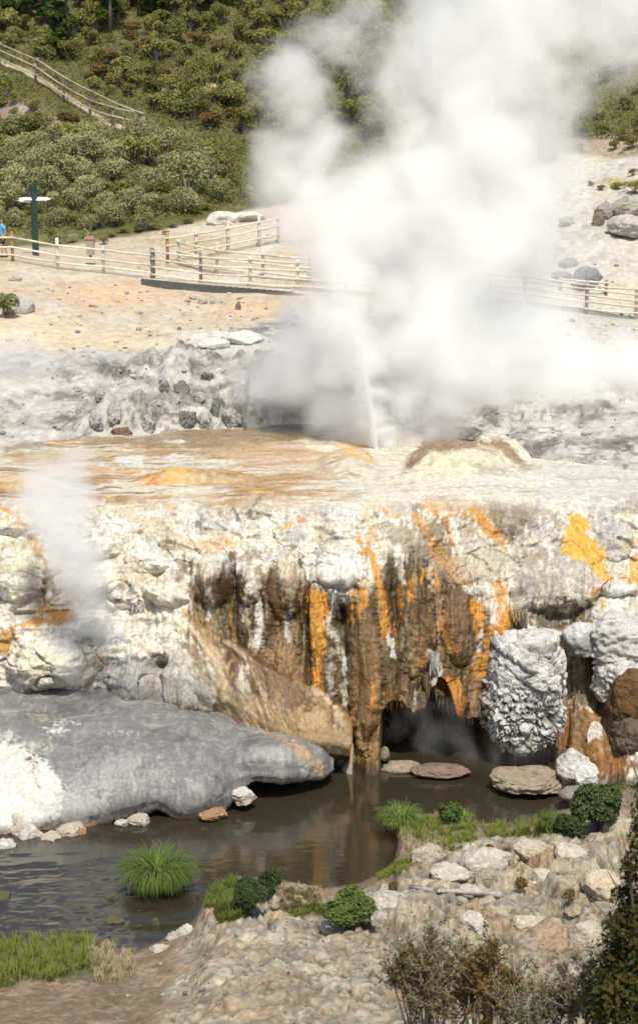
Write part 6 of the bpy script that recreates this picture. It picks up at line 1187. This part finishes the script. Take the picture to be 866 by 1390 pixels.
MAIN = [(515, 622, 11, 41.5, 3.5), (511, 600, 17, 41.6, 3.2), (504, 570, 25, 41.8, 2.6), (494, 530, 34, 42, 2.), (482, 480, 50, 42.4, 1.3), (468, 425, 60, 42.8, 1.2), (455, 365, 70, 43.2, 1.2), (440, 320, 66, 43.5, 1),
        (425, 275, 85, 44, 1), (385, 235, 62, 44, 1), (440, 210, 62, 44.3, .9), (510, 290, 95, 44.5, 1), (590, 250, 110, 45, 1), (660, 210, 120, 45.5, 1), (705, 270, 95, 45.5, .9), (730, 170, 85, 46, .9), (620, 130, 110, 45.5, 1), (690, 80, 110, 46, 1), (600, 50, 80, 45.5, .9), (760, 40, 90, 46.5, .8), (680, 0, 110, 46, .9), (840, 20, 90, 47, .6),
        (450, 50, 62, 45, .6), (385, 110, 60, 45, .75), (480, 20, 50, 45, .5), (420, 160, 45, 44.5, .6), (520, 90, 60, 46, .35), (560, 170, 70, 45, .5), (790, 130, 50, 46, .35), (860, 90, 60, 47, .3), (640, -60, 120, 46, .8), (770, -70, 130, 47, .7),
        (596, 600, 30, 42.3, 1.1), (600, 560, 46, 42.6, 1.1), (598, 505, 62, 43, 1), (596, 440, 78, 43.4, .9), (600, 380, 95, 44, .9), (640, 330, 105, 44.5, .8), (550, 600, 34, 42, .6), (545, 540, 50, 42.6, .7), (540, 470, 60, 43, .7), (530, 400, 60, 43.5, .7), (470, 590, 40, 43, .7), (560, 615, 26, 42.3, .9), (500, 600, 22, 42.4, .9), (610, 590, 45, 43, .9), (660, 560, 60, 43.6, .8), (700, 340, 80, 45, .5), (660, 430, 80, 44.5, .6), (670, 510, 75, 44, .6), (650, 580, 60, 43.4, .7), (720, 590, 45, 43.2, .45), (760, 480, 60, 45, .3), (500, 480, 70, 43.6, .8), (470, 560, 40, 43, .5), (420, 440, 55, 43, .5), (415, 500, 45, 43, .35), (440, 560, 36, 43, .3)]
def main_d(X, Y, Z): return puffs(X, Y, Z, MAIN, 1.0, .5, 1.2, 0., 1.1)
steam('geyser_steam', (-4.5, 39.5, 4.3), (13.5, 50, 21.5), .125, main_d, 1.05, 'tall white steam plume rising from the geyser and drifting to the upper right', -.04)
VEIL = [(720, 610, 60, 43.2, 1), (800, 610, 70, 43, 1), (880, 600, 70, 43, .9), (640, 600, 50, 43.4, .9), (620, 480, 110, 45, 1), (760, 560, 110, 45, 1), (700, 470, 90, 46, .7), (850, 530, 90, 46, .8), (740, 600, 90, 44, .6), (560, 400, 90, 47, .8), (700, 430, 95, 47, .5), (660, 520, 95, 46, .8), (760, 520, 90, 47, .8), (850, 540, 80, 46, .7), (700, 600, 70, 44.5, .9), (790, 620, 60, 44, .7), (860, 600, 60, 44, .6), (620, 610, 50, 44, .9), (740, 340, 70, 48, .3), (640, 420, 80, 47, .6), (480, 560, 45, 45, .4), (430, 520, 60, 46, .7), (380, 500, 50, 47, .4), (420, 430, 60, 48, .5), (880, 540, 80, 45, .8), (400, 500, 75, 45.2, 1), (455, 560, 50, 43.6, 1), (350, 520, 45, 46, .4), (930, 520, 90, 47, .6), (950, 470, 60, 48, .5)]
steam('drifting_steam', (-3.6, 40, 4.6), (14.5, 52, 12.5), .22, lambda X, Y, Z: puffs(X, Y, Z, VEIL, .6, .4, 1.1, 30., .8), 1.5, 'thin white steam drifting low over the terrace on the right', -.04)
LEFT = [(-60, 500, 90, 50, .6), (20, 515, 60, 50, .7), (70, 500, 40, 50, .5), (0, 560, 60, 48, .35), (120, 490, 40, 51, .3), (30, 470, 40, 52, .5)]
steam('low_mist', (-15, 46, 4.8), (-4.5, 55, 9.5), .22, lambda X, Y, Z: puffs(X, Y, Z, LEFT, .6, .4, 1.1, 60.), 1.2, 'pale mist low over the flat ground at the left edge')
FUM = [(a_, b_, c_ * 1.7, d_ - 1.1, e_) for a_, b_, c_, d_, e_ in [(110, 838, 16, 30.4, 1), (118, 812, 22, 30.4, 1), (112, 780, 28, 30.5, 1), (105, 745, 32, 30.7, 1), (92, 710, 36, 31, .9), (80, 680, 40, 31.3, .8), (60, 655, 34, 31.6, .7), (100, 650, 30, 31.6, .6), (130, 690, 26, 31, .6), (140, 830, 22, 30, .8), (150, 850, 16, 29.9, .6), (70, 760, 20, 30.6, .5), (100, 880, 24, 29.9, .35), (110, 910, 20, 29.9, .3), (165, 855, 24, 29.9, .3)]]
steam('vent_steam', (-8.4, 27.0, 1.4), (-2.8, 32.8, 6.9), .09, lambda X, Y, Z: puffs(X, Y, Z, FUM, .7, 1.0, 1.1, 90., .6), 2.2, 'small cloud of steam puffing from a vent on the left of the terrace')
CAVE = [(600, 1020, 26, 28.6, .9), (640, 1010, 30, 28.3, 1), (680, 1020, 26, 28.0, .9), (575, 985, 26, 29, .5), (620, 980, 26, 28.6, .5), (545, 1000, 20, 29, .4), (720, 1028, 20, 27.8, .6)]
steam('cave_mist', (1.0, 27.2, .02), (5.0, 30.2, 2.0), .08, lambda X, Y, Z: puffs(X, Y, Z, CAVE, 1.0, 1.5, .5, 50., 1.0), .7, 'faint mist curling over the water at the cave mouth')
print('steam', time.time() - T0)
# the jet of water itself
def jet():
    rng = np.random.RandomState(9); b = at(515, 632, 41.3); root = empty('geyser', tuple(b)); tag(root, 'narrow white jet of boiling water spurting up to the left from the terrace', 'geyser')
    def drops(name, n, top, spread, power, rmin, rmax):
        t = rng.uniform(0, 1, n) ** power; e_ = np.array(top) - b; base = e_ * t[:, None]; base[:, 0] += -.35 * np.sin(t * 3.1) * .0 + (t ** 2) * -.25 + .25 * t
        base += rng.normal(size=(n, 3)) * (spread * (.05 + t ** 1.3))[:, None] * np.array([1, 1, .4]); r_ = rng.uniform(rmin, rmax, n) * (1.1 - .5 * t)
        O_ = np.array([(1, 0, 0), (-1, 0, 0), (0, 1, 0), (0, -1, 0), (0, 0, 2.2), (0, 0, -2.2)]); V = base[:, None] + O_[None] * r_[:, None, None]
        F0 = np.array([(0, 2, 4), (2, 1, 4), (1, 3, 4), (3, 0, 4), (2, 0, 5), (1, 2, 5), (3, 1, 5), (0, 3, 5)]); F = (np.arange(n)[:, None, None] * 6 + F0[None]).reshape(-1, 3)
        m, nt, p_ = nmat(name + '_water'); p_.inputs['Base Color'].default_value = (.85, .86, .86, 1); p_.inputs['Roughness'].default_value = .3
        o = obj(name, mk(name, V.reshape(-1, 3), F, m, smooth=True), root); tag(o, kind='stuff')
    drops('water_jet', 34000, at(464, 425, 41.6), .24, .75, .0035, .008)
    drops('spray', 6000, at(560, 520, 41.8), .5, .7, .003, .007)
jet()
print('done', time.time() - T0, 'objects', len(bpy.data.objects))
